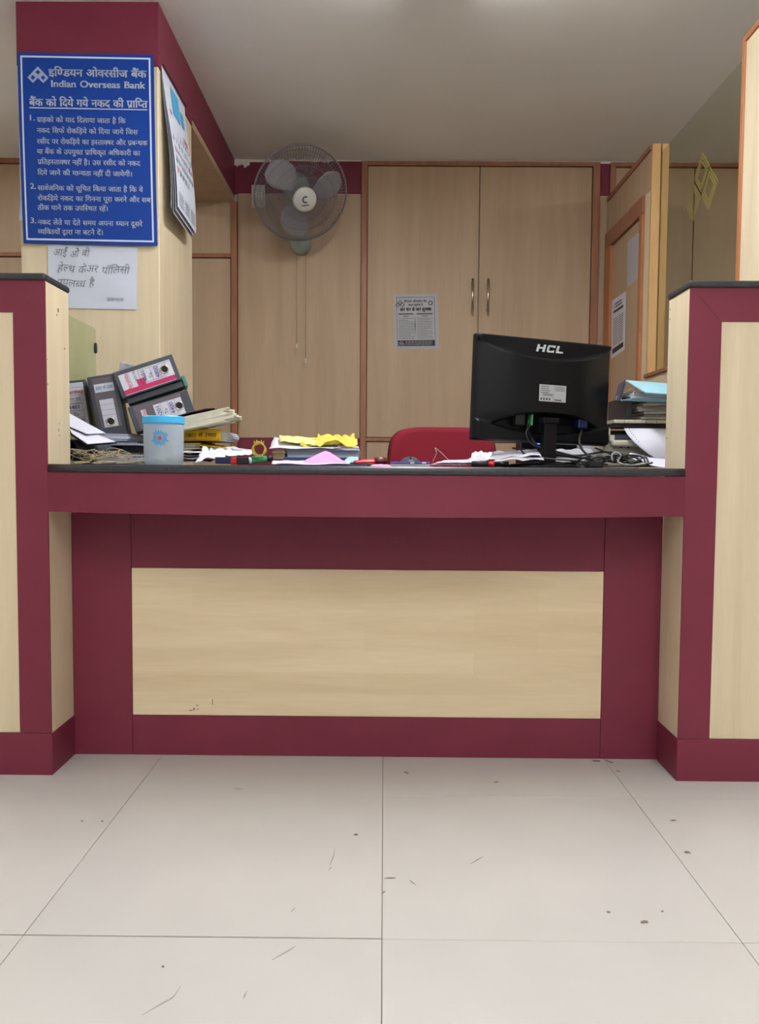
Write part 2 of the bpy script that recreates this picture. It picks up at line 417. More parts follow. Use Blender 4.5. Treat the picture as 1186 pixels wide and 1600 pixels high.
# scuffs and specks on the floor
sc = MB(); r2 = random.Random(3)
def fleck(mb, c, L, wd, a, z=.0004, n=7):
    ca, sa = math.cos(a), math.sin(a); ring = []
    for k in range(n*2):
        t = 2*math.pi*k/(n*2); q = 1+r2.uniform(-.3, .3)
        u, v = math.cos(t)*L/2*q, math.sin(t)*wd/2*q; ring.append((c[0]+u*ca-v*sa, c[1]+u*sa+v*ca))
    mb.add([(x, y, z) for x, y in ring]+[(x, y, 0) for x, y in ring], [list(range(2*n))]+[(2*n+k, 2*n+(k+1) % (2*n), (k+1) % (2*n), k) for k in range(2*n)])
for (px, py, L, wd, a) in ((556, 1304, .011, .008, .5), (1074, 1332, .013, .01, 0), (1007, 1441, .013, .009, .3), (951, 1425, .007, .006, 0), (128, 1283, .006, .005, 0), (160, 1283, .006, .005, 0), (635, 1207, .018, .007, -.7), (932, 1189, .022, .012, 0), (952, 1190, .03, .006, -1), (966, 1205, .014, .006, -.8), (1052, 1282, .016, .007, .2), (775, 1222, .012, .006, .4), (362, 1178, .01, .006, 0), (1035, 1424, .006, .004, 1), (255, 1510, .005, .005, 0), (610, 1372, .02, .005, .1), (600, 1394, .008, .003, 1)):
    p = atZ(px, py, 0); fleck(sc, p, L, wd, a)
o = sc.build('dirt_speck', 'dirt', fl); tag(o, kind='stuff')
sc = MB()
for pts in (((515, 1352), (521, 1338), (523, 1325)), ((518, 1354), (514, 1360)), ((222, 1586), (250, 1570), (270, 1558), (283, 1540)), ((425, 1500), (450, 1486), (462, 1478)), ((380, 1560), (386, 1548)), ((365, 1232), (380, 1233)), ((735, 1350), (755, 1338)), ((640, 1375), (650, 1383)), ((455, 1425), (462, 1418))):
    P = bez([atZ(a, b, .0003) for a, b in pts], 5)
    sc.tube([(p.x, p.y, .0002) for p in P], lambda t: .0014*math.sin(math.pi*min(.95, t+.05))+.0003, 4)
o = sc.build('scuff_mark', 'scuff', fl); tag(o, kind='stuff')

c = MB().box((FX0-.1, FY0-.1, CEIL), (FX1+.1, FY1+.1, CEIL+.08)).build('ceiling', 'ceiling', origin=(0, 0, CEIL)); tag(c, kind='structure')
for nm, a, b in (('wall_left', (FX0-.1, FY0, 0), (FX0, FY1, CEIL)), ('wall_right', (FX1, FY0, 0), (FX1+.1, FY1, CEIL)), ('wall_front', (FX0, FY0-.1, 0), (FX1, FY0, CEIL))):
    tag(MB().box(a, b).build(nm, 'paint'), kind='structure')

# batten lights
def batten(x, y0, y1, power, label):
    t = thing('ceiling_light', (x, (y0+y1)/2, CEIL), label, 'ceiling light')
    MB().rbox((x-.09, y0, CEIL-.022), (x+.09, y1, CEIL-.0005), .004).build('housing', 'fixture', t)
    m = bpy.data.materials.new('opal_diffuser'); m.use_nodes = True; b = m.node_tree.nodes['Principled BSDF']
    b.inputs['Emission Color'].default_value = (*LIGHT_COL, 1); b.inputs['Emission Strength'].default_value = power
    MB().rbox((x-.08, y0+.012, CEIL-.068), (x+.08, y1-.012, CEIL-.0225), .012).build('diffuser', m, t)
    for q in (y0, y1-.0115): MB().rbox((x-.085, q, CEIL-.07), (x+.085, q+.0115, CEIL-.0225), .003).build('end_cap', 'fixture', t)
for b_, lb in zip(BATTENS, ('white ceiling light above the counter, its far end at the top edge of the photo', 'white ceiling light over the customer floor, left one', 'white ceiling light over the customer floor, right one', 'unseen fill light added at the far front end of the customer floor', 'unseen fill light added in the cabin beyond the glass on the right', 'unseen fill light added in the room behind the column on the left')): batten(*b_, lb)

# ------------------------------------------------------------------ back wall
YB = 4.25
wb = MB().box((FX0, YB+.02, 0), (FX1, YB+.1, CEIL)).build('wall_back', 'paint'); tag(wb, kind='structure')
def panel(x0, x1, z0, z1, m, y=YB, name='panel', d=.02, parent=wb, r=.0012):
    return MB().rbox((x0, y, z0), (x1, y+d-.0004, z1), r, seg=1).build(name, m, parent)
gp = .0025
# middle bay behind the fan
panel(-.772+gp, -.128-gp, .945, 2.204, 'maple_dark')
panel(-.772, -.128, .0, .944, 'maroon', name='dado', y=YB-.001)
panel(-.79, -.128, 2.205, CEIL, 'maroon', name='band', y=YB-.001)
panel(-.803, -.772, 0, 2.16, 'trim', y=YB-.014, d=.034, name='trim_strip')
# left bay with the flush door
panel(-1.75, -.803-gp, 1.897, 2.345, 'maple_dark', name='panel')
panel(-1.75, -.803, 1.874, 1.894, 'trim', y=YB-.014, d=.034, name='trim_strip')
panel(-2.66, -1.775, 1.897, 2.345, 'maple_dark')
panel(-2.66, -1.75, 2.348, CEIL, 'trim', y=YB-.014, d=.034, name='trim_strip')
panel(-2.66, -1.775, 1.874, 1.894, 'trim', y=YB-.014, d=.034, name='trim_strip')
panel(-1.775, -1.752, 0, CEIL, 'trim', y=YB-.014, d=.034, name='trim_strip')
panel(-2.66, -1.775-gp, 0, 1.872, 'maple_dark')
d2 = panel(-1.75, -.803-gp*2, .01, 1.870, 'maple_dark', name='door_2', parent=None, y=YB-.004, d=.023); tag(d2, kind='structure')
# ragged plaster line where ceiling meets the joinery
pb = MB(); r3 = random.Random(5)
x = -.76
while x < 1.9:
    w = r3.uniform(.02, .07); h = r3.uniform(.004, .012)
    pb.box((x, YB-.006, CEIL-h), (x+w, YB-.0015, CEIL)); x += w
for k in range(14):
    pb.box((-.79+k*.006, YB-.008, CEIL-.02-.02*r3.random()), (-.79+k*.006+.006, YB-.0015, CEIL))
o = pb.build('plaster_bead', 'plaster', wb); tag(o, kind='stuff')
# small maroon block right of the cabinet and bays beyond the partition
panel(1.100, 1.150, 2.204, CEIL-.003, 'maroon', name='band', y=YB-.001)
panel(1.100, 1.150, 0, 2.202, 'maple_dark')
panel(1.150, 1.178, 0, 2.345, 'trim', y=YB-.014, d=.034, name='trim_strip')
panel(1.150, 2.66, 2.345, 2.366, 'trim', y=YB-.016, d=.036, name='trim_strip')
panel(1.181, 1.585, 0, 2.342, 'maple_dark'); panel(1.590, 2.08, 0, 2.342, 'maple_dark'); panel(2.085, 2.66, 0, 2.342, 'maple_dark')

# tall two-door cabinet
cb = thing('wall_cabinet', (.49, YB, 0), 'tall pale wood built-in cabinet with two doors and steel bar handles', 'cabinet')
def cp(x0, x1, z0, z1, m, y, name, d=.03, par=cb): return MB().rbox((x0, y, z0), (x1, y+d, z1), .0015, seg=1).build(name, m, par)
cp(-.128, -.098, 0, 2.366, 'trim', YB-.016, 'stile'); cp(1.062, 1.098, 0, 2.366, 'trim', YB-.016, 'stile')
cp(-.098, 1.062, 2.345, 2.366, 'trim', YB-.016, 'top_rail'); cp(-.098, 1.062, .930, .948, 'trim', YB-.016, 'middle_rail')
cp(-.098, 1.062, 0, .06, 'trim', YB-.012, 'plinth')
for a, b in ((-.095, .4785), (.4835, 1.059)):
    dr = MB().rbox((a, YB-.006, .951), (b, YB+.014, 2.342), .0015, seg=1).build('door', 'maple_dark', cb)
    hx = .447 if a < 0 else .527
    h = MB().tube([(hx, YB-.045, 1.597), (hx, YB-.045, 1.765)], .0065, 10)
    for z in (1.615, 1.747): h.tube([(hx, YB-.045, z), (hx, YB-.005, z)], .005, 8)
    h.build('handle', 'steel', dr)
    MB().rbox((a, YB-.006, .063), (b, YB+.014, .927), .0015, seg=1).build('lower_door', 'maple_dark', cb)

# ------------------------------------------------------------------ column and beam
CX0, CX1, CY0, CY1, BZ = -1.268, -.787, 2.84, 3.32, 2.19
co = thing('column', (-1.02, 3.08, 0), kind='structure')
MB().rbox((CX0, CY0, 0), (CX1, CY1, 2.16), .002, seg=1).build('cladding', 'maple', co)
MB().box((CX0-.003, CY0-.003, 2.16), (CX1+.003, CY1, CEIL)).build('band', 'maroon', co)
be = thing('beam', (-1.02, 3.8, 2.16), kind='structure')
MB().box((CX0, CY1, 2.16), (CX1, YB, 2.19)).build('soffit', 'maple_dark', be)
MB().box((CX0-.003, CY1, 2.19), (CX1+.003, YB-.001, CEIL)).build('band', 'maroon', be)

# ------------------------------------------------------------------ counter
PX0, PX1, YF, YR, ZT = -.845, .752, 2.02, 2.17, .794
bow = [(-.845, 2.02), (-.76, 1.985), (-.655, 1.955)]
N = 24
for k in range(1, N):
    t = k/N; xx = -.655+t*(.588+.655); bow.append((xx, 1.958-.078*math.sin(math.pi*t)**.9))
bow += [(.588, 1.962), (.67, 1.988), (.752, 2.02)]
ct = MB()
edge = [(-.841, 2.02-.008)]+[(x_, y_-.008) for x_, y_ in bow[1:-1]]+[(.748, 2.02-.008)]
outline = edge+[(.748, 2.168), (1.10, 2.168), (1.10, 2.85), (-1.6, 2.85), (-1.6, 2.168), (-.841, 2.168)]
# rounded nose: three stacked outlines
def nose(dz0, dz1, inset0, inset1):
    a = [(x_, y_+inset0) for x_, y_ in edge]+outline[len(edge):]; b = [(x_, y_+inset1) for x_, y_ in edge]+outline[len(edge):]
    n = len(a); ct.add([(x_, y_, dz0) for x_, y_ in a]+[(x_, y_, dz1) for x_, y_ in b], [(i, (i+1) % n, n+(i+1) % n, n+i) for i in range(n)])
zs = [(ZT-.019, .004), (ZT-.015, .001), (ZT-.010, 0), (ZT-.004, .001), (ZT, .005)]
ct.smooth = True
for (z0, i0), (z1, i1) in zip(zs, zs[1:]): nose(z0, z1, i0, i1)
ct.smooth = False
n = len(outline)
ct.add([(x_, y_+(.005 if k < len(edge) else 0), ZT) for k, (x_, y_) in enumerate(outline)], [list(range(n))])
ct.add([(x_, y_+(.004 if k < len(edge) else 0), ZT-.019) for k, (x_, y_) in enumerate(outline)], [list(range(n))[::-1]])
o = ct.build('worktop', 'granite')
tag(o, 'dark bow-fronted counter top between the two raised partitions, strewn with papers', 'counter top')

cbz = thing('teller_counter', (-.05, 2.17, 0), 'maroon and pale wood counter front with recessed panel under the dark top', 'counter')
def fascia(a, b, name='fascia'):
    mb = MB(); pts = bow[a:b+1]; vs = []; fs = []
    for x_, y_ in pts: vs += [(x_, y_, .675), (x_, y_, ZT-.020), (x_, y_+.018, ZT-.020), (x_, y_+.018, .675)]
    for i in range(len(pts)-1):
        q = i*4
        for k in range(4): fs.append((q+k, q+4+k, q+4+(k+1) % 4, q+(k+1) % 4))
    fs += [(0, 1, 2, 3), tuple(len(vs)-4+k for k in (3, 2, 1, 0))]
    mb.add(vs, fs); return mb.build(name, 'maroon', cbz)
L_ = len(bow)
bow_full = bow
fascia(0, 2); fascia(2, L_-3); fascia(L_-3, L_-1)
# underside of the bow
ub = MB(); n = len(bow)
ub.prism([(x_, y_+.018) for x_, y_ in bow]+[(.752, 2.169), (-.845, 2.169)], .014, Matrix.Translation((0, 0, .70)))
ub.build('underside', 'maroon', cbz)
MB().rbox((-.683, YR, .111), (.595, YR+.018, .515), .0008, seg=1).build('panel', 'maple_h', cbz)
for x0, x1, z0, z1, nm in ((-.844, -.684, 0, .714, 'stile'), (.596, .751, 0, .714, 'stile'), (-.683, .595, .516, .714, 'top_rail'), (-.683, .595, 0, .110, 'kick_board')):
    MB().rbox((x0, YR-.0008, z0), (x1, YR+.018, z1), .0008, seg=1).build(nm, 'maroon', cbz)
MB().box((-.84, YR+.018, 0), (.75, YR+.03, ZT-.021)).build('backing', 'maple', cbz)
st = MB()
for (px, py, w, h) in ((303, 1108, .004, .006), (298, 1110, .009, .002), (332, 1097, .0018, .016), (308, 1102, .006, .002), (309, 1108, .002, .005)):
    p = at(px, py, YR-.0006); st.box((p.x-w/2, YR-.0006, p.z-h/2), (p.x+w/2, YR-.0001, p.z+h/2))
tag(st.build('stain', 'dirt', cbz), kind='stuff')

def pier(side, label):
    s = -1 if side == 'l' else 1
    xi = PX0 if s < 0 else PX1; xo = -2.65 if s < 0 else 2.65
    zc = 1.248 if s < 0 else 1.240; zp = 1.169 if s < 0 else 1.157
    xs = -.925 if s < 0 else .831
    t = thing('counter_partition', ((xi+xo)/2, 2.1, 0), label, 'partition')
    a, b = sorted((xi, xo))
    # carcass (maple side faces), kept behind the front skins
    MB().rbox((a, YF+.006, .0), (b, YR, zc), .0008, seg=1).build('carcass', 'maple', t)
    TP = frame((0, YF+.0055, 0), (1, 0, 0), (0, 0, 1), (0, -1, 0)); e_ = .0003*s
    MB().prism([(xi, .109), (xs, .109), (xs, zp), (xi, zc)], .0055, TP).build('stile', 'maroon', t)
    MB().prism([(xs+e_, zp), (xo, zp), (xo, zc), (xi+e_, zc)], .0055, TP).build('top_rail', 'maroon', t)
    x0, x1 = sorted((xs+e_, xo))
    MB().rbox((x0, YF+.001, .109), (x1, YF+.0055, zp), .0006, seg=1).build('panel', 'maple', t)
    # skirting wraps the inner return
    k = MB().rbox((min(xi-s*.003, xo), YF-.004, 0), (max(xi-s*.003, xo), YF+.001, .108), .0008, seg=1)
    k.rbox((min(xi, xi-s*.003), YF+.001, 0), (max(xi, xi-s*.003), YR-.0008, .108), .0008, seg=1)
    k.build('skirting', 'maroon', t)
    # cap
    c_ = MB(); c0, c1 = sorted((xi-s*.004, xo))
    c_.rbox((c0, YF-.008, zc), (c1, YR+.004, zc+.017), .006, seg=3); c_.build('cap', 'granite', t, smooth=False)
    d = MB(); X = xi-s*.0003
    marks = ((91, 485, .004, .010), (89, 492, .003, .004), (101, 545, .004, .004), (93, 662, .002, .004), (92, 672, .002, .008), (74, 600, .002, .005), (93, 680, .003, .003), (70, 560, .002, .002)) if s < 0 else ((1033.5, 491, .003, .003), (1033, 506, .003, .003), (1028, 672, .003, .003), (1027, 686, .003, .003))
    for px, py, w, h in marks:
        p = atX(px, py, X); y_ = min(max(p.y, YF+.01), YR-.01)
        d.box((min(xi, X), y_-w, p.z-h/2), (max(xi, X), y_+w, p.z+h/2))
    tag(d.build('screw_hole' if s > 0 else 'stain', 'dirt', t), kind='stuff')
    if s > 0:
        j = MB(); fn = planar((0, YF-.0003, 0), (1, 0, 0), (0, 0, 1)); p, q = at(1094, 464, YF), at(1127, 503, YF)
        stroke(j, fn, [(p.x, p.z), (q.x, q.z)], .0012); j.build('mitre_joint', 'groove', t)
    return t
pier('l', 'left raised maroon-framed partition with dark cap beside the counter')
pier('r', 'right raised maroon-framed partition with dark cap and mitred corner')

# ------------------------------------------------------------------ right partition with door and glass
XP = 1.14
wp = thing('wall_partition', (1.17, 3.6, 0), kind='structure')
def pbx(name, a, b, m, par=wp, r=.001): return MB().rbox(a, b, r, seg=1).build(name, m, par)
pbx('panel', (XP, 3.56, 1.999), (XP+.06, YB-.002, 2.165), 'maple_dark')
pbx('panel', (XP, 3.56, 0), (XP+.06, 3.628, 1.998), 'maple')
pbx('top_trim', (XP-.008, 3.55, 2.165), (XP+.066, YB-.02, 2.187), 'trim')
pbx('post', (XP, 3.545, 1.207), (XP+.037, 3.56, 2.188), 'post'); pbx('post', (XP+.043, 3.545, 1.207), (XP+.072, 3.56, 2.188), 'post')
pbx('lower_panel', (XP, 2.176, 0), (XP+.06, 3.559, 1.19), 'maple')
pbx('sill', (XP-.01, 2.70, 1.191), (XP+.07, 3.5595, 1.206), 'trim')
pbx('board', (XP+.012, 2.176, 1.191), (XP+.05, 2.672, 2.165), 'maple')
pbx('end_trim', (XP+.008, 2.673, 1.207), (XP+.055, 2.695, 2.184), 'orange')
pbx('top_trim', (XP+.006, 2.176, 2.166), (XP+.056, 2.673, 2.184), 'orange')
# door
pbx('filler', (XP+.02, 3.63, 0), (XP+.06, YB-.002, 1.9985), 'maple_dark')
dd = thing('door_1', (XP, 3.9, 0), kind='structure')
pbx('door_frame', (XP-.012, 3.632, 0), (XP+.018, 3.668, 1.92), 'orange', dd); pbx('door_frame', (XP-.012, 4.13, 0), (XP+.018, YB-.018, 1.92), 'orange', dd)
pbx('door_frame', (XP-.012, 3.632, 1.921), (XP+.018, YB-.018, 1.998), 'trim', dd)
pbx('door_leaf', (XP+.003, 3.670, .01), (XP+.018, 4.128, 1.918), 'maple_dark', dd)
# glass with etched mark
gl = thing('window_1', (1.18, 3.1, 1.2), kind='structure')
XG = 1.180
MB().box((XG-.0025, 2.696, 1.207), (XG+.0025, 3.548, 2.150)).build('pane', 'glass', gl)
e = MB(); c0 = atX(1096, 292, XG-.003)
emblem(e, planar((XG-.0032, c0.y, c0.z), (0, -1, 0), (0, 0, 1)), 0, .01, .15, .0075, .0155); e.build('etched_emblem', 'gold', gl)

# papers on the door, by corners on the door plane
def paper_on(name, pts, m='white', t=.0006): return MB().quadslab(pts, t)
def bil(p00, p10, p11, p01, W_, H_, lift=None):
    """u right 0..W_, v up 0..H_ ; p00 bottom-left"""
    p00, p10, p11, p01 = map(Vector, (p00, p10, p11, p01)); n = (p10-p00).cross(p01-p00).normalized()*(lift or 0)
    return lambda u, v: (p00*(1-u/W_)+p10*(u/W_))*(1-v/H_)+(p01*(1-u/W_)+p11*(u/W_))*(v/H_)+n
XD = XP+.0025
pA = [atX(x_, y_, XD) for x_, y_ in ((980, 449), (999, 432), (1000, 362), (981, 378))]
t = thing('notice_paper', pA[0], 'plain handwritten sheet taped high on the partition door', 'paper', 'papers')
MB().quadslab(pA, -.0006).build('sheet', 'grey_paper', t)
fnA = bil(*[p+Vector((-.0008, 0, 0)) for p in pA], .2, .3); mb = MB()
for k in range(9): stroke(mb, fnA, [(.02+(.05 if k == 0 else 0), .27-k*.026), (.17-.03*(k % 3), .268-k*.026)], .002)
mb.build('writing', 'scuff', t)
pB = [atX(x_, y_, XD) for x_, y_ in ((955, 561), (976, 546), (978, 455), (956, 470))]
t = thing('printed_notice', pB[0], 'printed notice with a dark bottom band, lower on the partition door', 'notice')
MB().quadslab(pB, -.0006).build('sheet', 'white', t)
fnB = bil(*[p+Vector((-.0008, 0, 0)) for p in pB], .21, .297); mb = MB()
strip(mb, fnB, .02, .02, .19, .045)
for k in range(13):
    strip(mb, fnB, .03, .06+k*.011, .10, .063+k*.011); strip(mb, fnB, .11, .06+k*.011, .18, .063+k*.011)
strip(mb, fnB, .03, .225, .18, .236); strip(mb, fnB, .05, .25, .16, .255); strip(mb, fnB, .05, .265, .16, .27)
mb.build('print', 'ink', t)

# ------------------------------------------------------------------ notice on the cabinet
P = [at(x_, y_, YB-.0075) for x_, y_ in ((616, 546), (686, 545), (684, 459), (614, 460))]
t = thing('printed_notice', P[0], 'printed two-column notice with a black bottom band taped to the cabinet door', 'notice')
MB().quadslab(P, -.0008).build('sheet', 'grey_paper', t)
fn = bil(*[p+Vector((0, -.0010, 0)) for p in P], .235, .285)
mb = MB()
strip(mb, fn, .02, .018, .214, .046)
for a, b, c_, d_ in ((.018, .016, .216, .0175), (.018, .268, .216, .2695)): strip(mb, fn, a, b, c_, d_)
strip(mb, fn, .017, .016, .0185, .2695); strip(mb, fn, .2155, .016, .217, .2695)
text(mb, 'इण्डियन ओवरसीज बैंक', fn, .117, .243, .014, align='c', off=.01)
text(mb, 'खाता खुलता है', fn, .117, .225, .014, align='c', off=.01)
text(mb, 'जन धन से जन सुरक्षा', fn, .035, .198, .024, .165, off=.035)
strip(mb, fn, .026, .180, .104, .185); strip(mb, fn, .122, .180, .205, .185); strip(mb, fn, .05, .169, .08, .172); strip(mb, fn, .15, .169, .18, .172)
mb.add([fn(.1125, .055), fn(.1145, .12), fn(.1125, .175), fn(.1105, .12)], [(0, 1, 2, 3)])
emblem(mb, fn, .036, .236, .024, .0014, .003, 2)
ring = [(.196+.010*math.cos(R(a)), .238+.010*math.sin(R(a))) for a in range(0, 361, 24)]; stroke(mb, fn, ring, .004)
mb.build('print', 'ink', t)
mb = MB(); r4 = random.Random(2)
for k in range(13):
    for a in (.028, .124):
        u = a
        while u < a+.078-(r4.random()*.03 if k % 3 == 2 else 0):
            w = r4.uniform(.005, .014); strip(mb, fn, u, .056+k*.0085, min(u+w, a+.08), .0585+k*.0085); u += w+.003
mb.build('fine_print', 'pencil', t)
mb = MB(); fn2 = bil(*[p+Vector((0, -.0013, 0)) for p in P], .235, .285); emblem(mb, fn2, .038, .031, .018, .001, .002, 2)
for k, (a, b) in enumerate(((.06, .195), (.06, .2), (.06, .19))): 
    u = a
    while u < b: w = r4.uniform(.005, .016); strip(mb, fn2, u, .023+k*.0075, u+w, .0255+k*.0075); u += w+.003
mb.build('reversed_print', 'grey_paper', t)

# ------------------------------------------------------------------ blue sign on the column
YS = CY0-.012
cor = [at(37, 380, YS+.002), at(246, 384, YS), at(240, 86, YS-.012), at(27, 82, YS-.012)]
SW, SH = .475, .655
base = bil(*cor, SW, SH)
def sgn(lift):
    def f(u, v):
        p = base(u, v); p = p+Vector((0, -.004*math.sin(math.pi*v/SH)-lift, 0)); return p
    return f
sg = thing('notice_board', base(SW/2, 0), 'large blue board of numbered white rules hung on the column', 'sign')
MB().sheet(lambda u, v: sgn(-.0006)(u*SW, v*SH), 6, 12, .0025).build('board', 'signblue', sg)
def tess(mb, fn, u0, v0, u1, v1, n=10):
    for k in range(n):
        if abs(u1-u0) > abs(v1-v0): strip(mb, fn, u0+(u1-u0)*k/n, v0, u0+(u1-u0)*(k+1)/n, v1)
        else: strip(mb, fn, u0, v0+(v1-v0)*k/n, u1, v0+(v1-v0)*(k+1)/n)
f = sgn(.0022); mb = MB(); m_ = .011; w_ = .006
tess(mb, f, m_, m_, SW-m_, m_+w_); tess(mb, f, m_, SH-m_-w_, SW-m_, SH-m_); tess(mb, f, m_, m_, m_+w_, SH-m_); tess(mb, f, SW-m_-w_, m_, SW-m_, SH-m_)
mb.build('border', 'signwhite', sg)
def pxs(px, py):
    """sign-plane coordinates of a photo point on the board"""
    v = (381-py)/(381-82)*SH; t_ = v/SH; xl = 37+(27-37)*t_; xr = 246+(240-246)*t_
    return (px-xl)/(xr-xl)*SW, (v if True else 0)
mb = MB()
def line(s, px0, py0, px1, size, off=.02, **k):
    u0, v0 = pxs(px0, py0); u1, _ = pxs(px1, py0); text(mb, s, f, u0, v0, size, u1-u0, off=off, **k)
mb = MB(); emblem(mb, f, pxs(60, 118)[0], .573+.006, .036, .0012, .0028, 4); mb.build('emblem', 'signwhite', sg)
mb = MB()
line('इण्डियन ओवरसीज बैंक', 77, 118, 229, .037, .03)
line('Indian Overseas Bank', 80, 135, 227, .033, .028)
line('बैंक को दिये गये नकद की प्राप्ति', 47, 165, 231, .037, .03)
mb.build('heading_lettering', 'signwhite', sg)
mb = MB(); u0, v0 = pxs(47, 167.5); u1, _ = pxs(231, 167.5); strip(mb, f, u0, v0-.003, u1, v0); mb.build('underline', 'signwhite', sg)
mb = MB()
rows = [("1.", 45, 188, 56), ("ग्राहको को याद दिलाया जाता है कि", 59, 190, 197), ("नकद सिर्फ रोकड़िये को दिया जाये जिस", 59, 207, 216), ("रसीद पर रोकड़िये का हस्ताक्षर और प्रबन्धक", 59, 224, 231),
        ("या बैंक के उपयुक्त प्राधिकृत अधिकारी का", 59, 240, 220), ("प्रतिहस्ताक्षर नहीं है। उस रसीद को नकद", 60, 256, 220), ("दिये जाने की मान्यता नहीं दी जायेगी।", 60, 273, 208),
        ("2.", 48, 295, 58), ("सार्वजनिक को सूचित किया जाता है कि वे", 60, 297, 224), ("रोकड़िये नकद का गिनना पूरा करने और सब", 60, 313, 236), ("ठीक पाने तक उपस्थित रहें।", 60, 328, 170),
        ("3.", 48, 349, 58), ("नकद लेते या देते समय अपना ध्यान दूसरे", 60, 351, 223), ("व्यक्तियों द्वारा ना बटने दें।", 60, 366, 162)]
for s_, a, b, c_ in rows: line(s_, a, b, c_, .027 if s_[0] in '123' else .0245, .022)
mb.build('rule_lettering', 'signwhite', sg)

# small paper sticking out behind the sign
MBx = MB().quadslab([at(30, 344, CY0-.0065), at(44, 346, CY0-.0045), at(40, 290, CY0-.0045), at(33, 292, CY0-.0045)], -.0005)
tag(MBx.build('paper_slip', 'calwhite'), 'pale slip sticking out behind the left edge of the blue board', 'paper')

# handwritten notice below
cor2 = [at(76, 481, CY0-.001), at(214, 484, CY0-.001), at(215, 387, CY0-.001), at(75, 382, CY0-.001)]
hn = thing('handwritten_notice', cor2[0], 'white sheet with handwriting taped below the blue board', 'notice')
HW, HH = .31, .215; b2 = bil(*cor2, HW, HH)
MB().sheet(lambda u, v: b2(u*HW, v*HH)+Vector((0, -.0016-.0012*math.sin(u*9)*math.sin(v*7), 0)), 12, 8, .0005).build('sheet', 'calwhite', hn)
fh = lambda u, v: b2(u, v)+Vector((0, -.0033, 0)); mb = MB()
text(mb, 'आई ओ बी', fh, .018, .175, .036, .125, off=-.012, slant=.15, jitter=.003)
text(mb, 'हेल्थ केअर पॉलिसी', fh, .032, .122, .038, .25, off=-.012, slant=.18, jitter=.003)
text(mb, 'उपलब्ध है', fh, .03, .073, .038, .13, off=-.012, slant=.15, jitter=.003)
text(mb, 'प्रबन्धक', fh, .205, .027, .018, .06, off=-.005, slant=.15)
mb.build('handwriting', 'pencil', hn)

# ------------------------------------------------------------------ calendar on the column side
XC = CX1
ca = thing('wall_calendar', (XC, 3.0, 1.9), 'white wall calendar hanging on the side face of the column', 'calendar')
def calfn(k, lift=0):
    # leaves hang from the top edge and fan out towards the room; k=0 front leaf
    tops = (atX(254, 98, XC+.006), atX(301, 205, XC+.006)); d = k*.0045
    A = atX(255, 95, XC+.012-k*.002); B = atX(297, 170, XC+.012-k*.002)
    w0, w1 = (2.87, 3.17)
    y0, y1 = 2.862+k*.002, 3.185
    def fn_(u, v):
        out = .012+(1-v)*(.036-d*1.6)+.006*math.sin(v*5)-k*.0012+(1-u)*.012*(1-v)
        zt, zb = 2.175, 1.695-.010*(k % 3)
        return Vector((XC+out+lift, y0+(y1-y0)*u, zb+(zt-zb)*v))
    return fn_
for k in range(4):
    MB().sheet(calfn(k), 16, 30, .0006).build('leaf', 'calwhite' if k != 2 else 'grey_paper', ca)
fc_ = calfn(0, .0025); CWD, CHT = .323, .56
fcal = lambda u, v: fc_(u/CWD, v/CHT)
mb = MB(); patch(mb, fcal, .10, .42, .205, .53); patch(mb, fcal, .225, .43, .27, .49)
mb.build('picture', 'lidblue', ca)
mb = MB(); mr = MB(); r5 = random.Random(9); day = 1
for row in range(6):
    for col in range(7):
        if row == 0 and col < 2: continue
        if day > 31: break
        tgt = mr if col in (0, 6) and row % 2 == 0 else mb
        text(tgt, str(day), fcal, .022+col*.042, .325-row*.043, .031, off=.02); day += 1
for q in range(4): text(mr, '1', fcal, .215+q*.018, .350, .04, off=.03); strip(mr, fcal, .03, .40, .07, .405)
for k in range(5):
    for q in range(3): strip(mb, fcal, .02+q*.1, .02+k*.012, .10+q*.1, .023+k*.012)
mb.build('dates', 'pencil', ca); mr.build('red_dates', 'inkred', ca)
MB().tube([(XC+.012, 2.862, 2.176), (XC+.012, 3.185, 2.176)], .003, 6).build('binding_rod', 'blackm', ca)

# ------------------------------------------------------------------ wall fan
fc = at(470, 303, 3.93); A_ = Vector((.33, -.86, -.63)).normalized()
ax = A_.cross(Vector((0, 0, 1))).normalized(); ay = ax.cross(A_)
# local z = axis towards the room
TF = frame(fc, ax, A_.cross(ax), A_)
fan = thing('wall_fan', (at(470, 383, YB)), 'grey caged wall fan with two pull cords between column and cabinet', 'fan')
RF = .224
def ringp(r, z, n=48): return [TF @ Vector((r*math.cos(2*math.pi*k/n), r*math.sin(2*math.pi*k/n), z)) for k in range(n)]
def cage(front):
    mb = MB(); s = 1 if front else -1; n = 96
    for k in range(n):
        a = 2*math.pi*k/n; pts = []
        for q in range(8):
            t = q/7; r = .058+(RF-.058)*t; z = s*((.088 if front else .07)*math.sqrt(max(0, 1-(r/RF)**2.6)))
            aa = a+s*(.35*(1-t)); pts.append(TF @ Vector((r*math.cos(aa), r*math.sin(aa), z)))
        mb.tube(pts, .0011, 3, cap=False)
    for r in (.10, .148, .19):
        z = s*((.088 if front else .07)*math.sqrt(max(0, 1-(r/RF)**2.6))); mb.tube(ringp(r, z), .0015, 4, closed=True)
    return mb
cage(True).build('front_grille', 'fanwire', fan); cage(False).build('rear_grille', 'fanwire', fan)
MB().tube(ringp(RF, 0, 64), .0045, 8, closed=True).build('rim', 'fanwire', fan)
h = MB(); h.smooth = True; h.lathe([(0.0001, .098), (.045, .096), (.056, .090), (.058, .082), (.05, .076)], 40, TF); hb = h.build('hub_badge', 'fanhub', fan)
fb = lambda u, v: TF @ Vector((u, v, .0835))
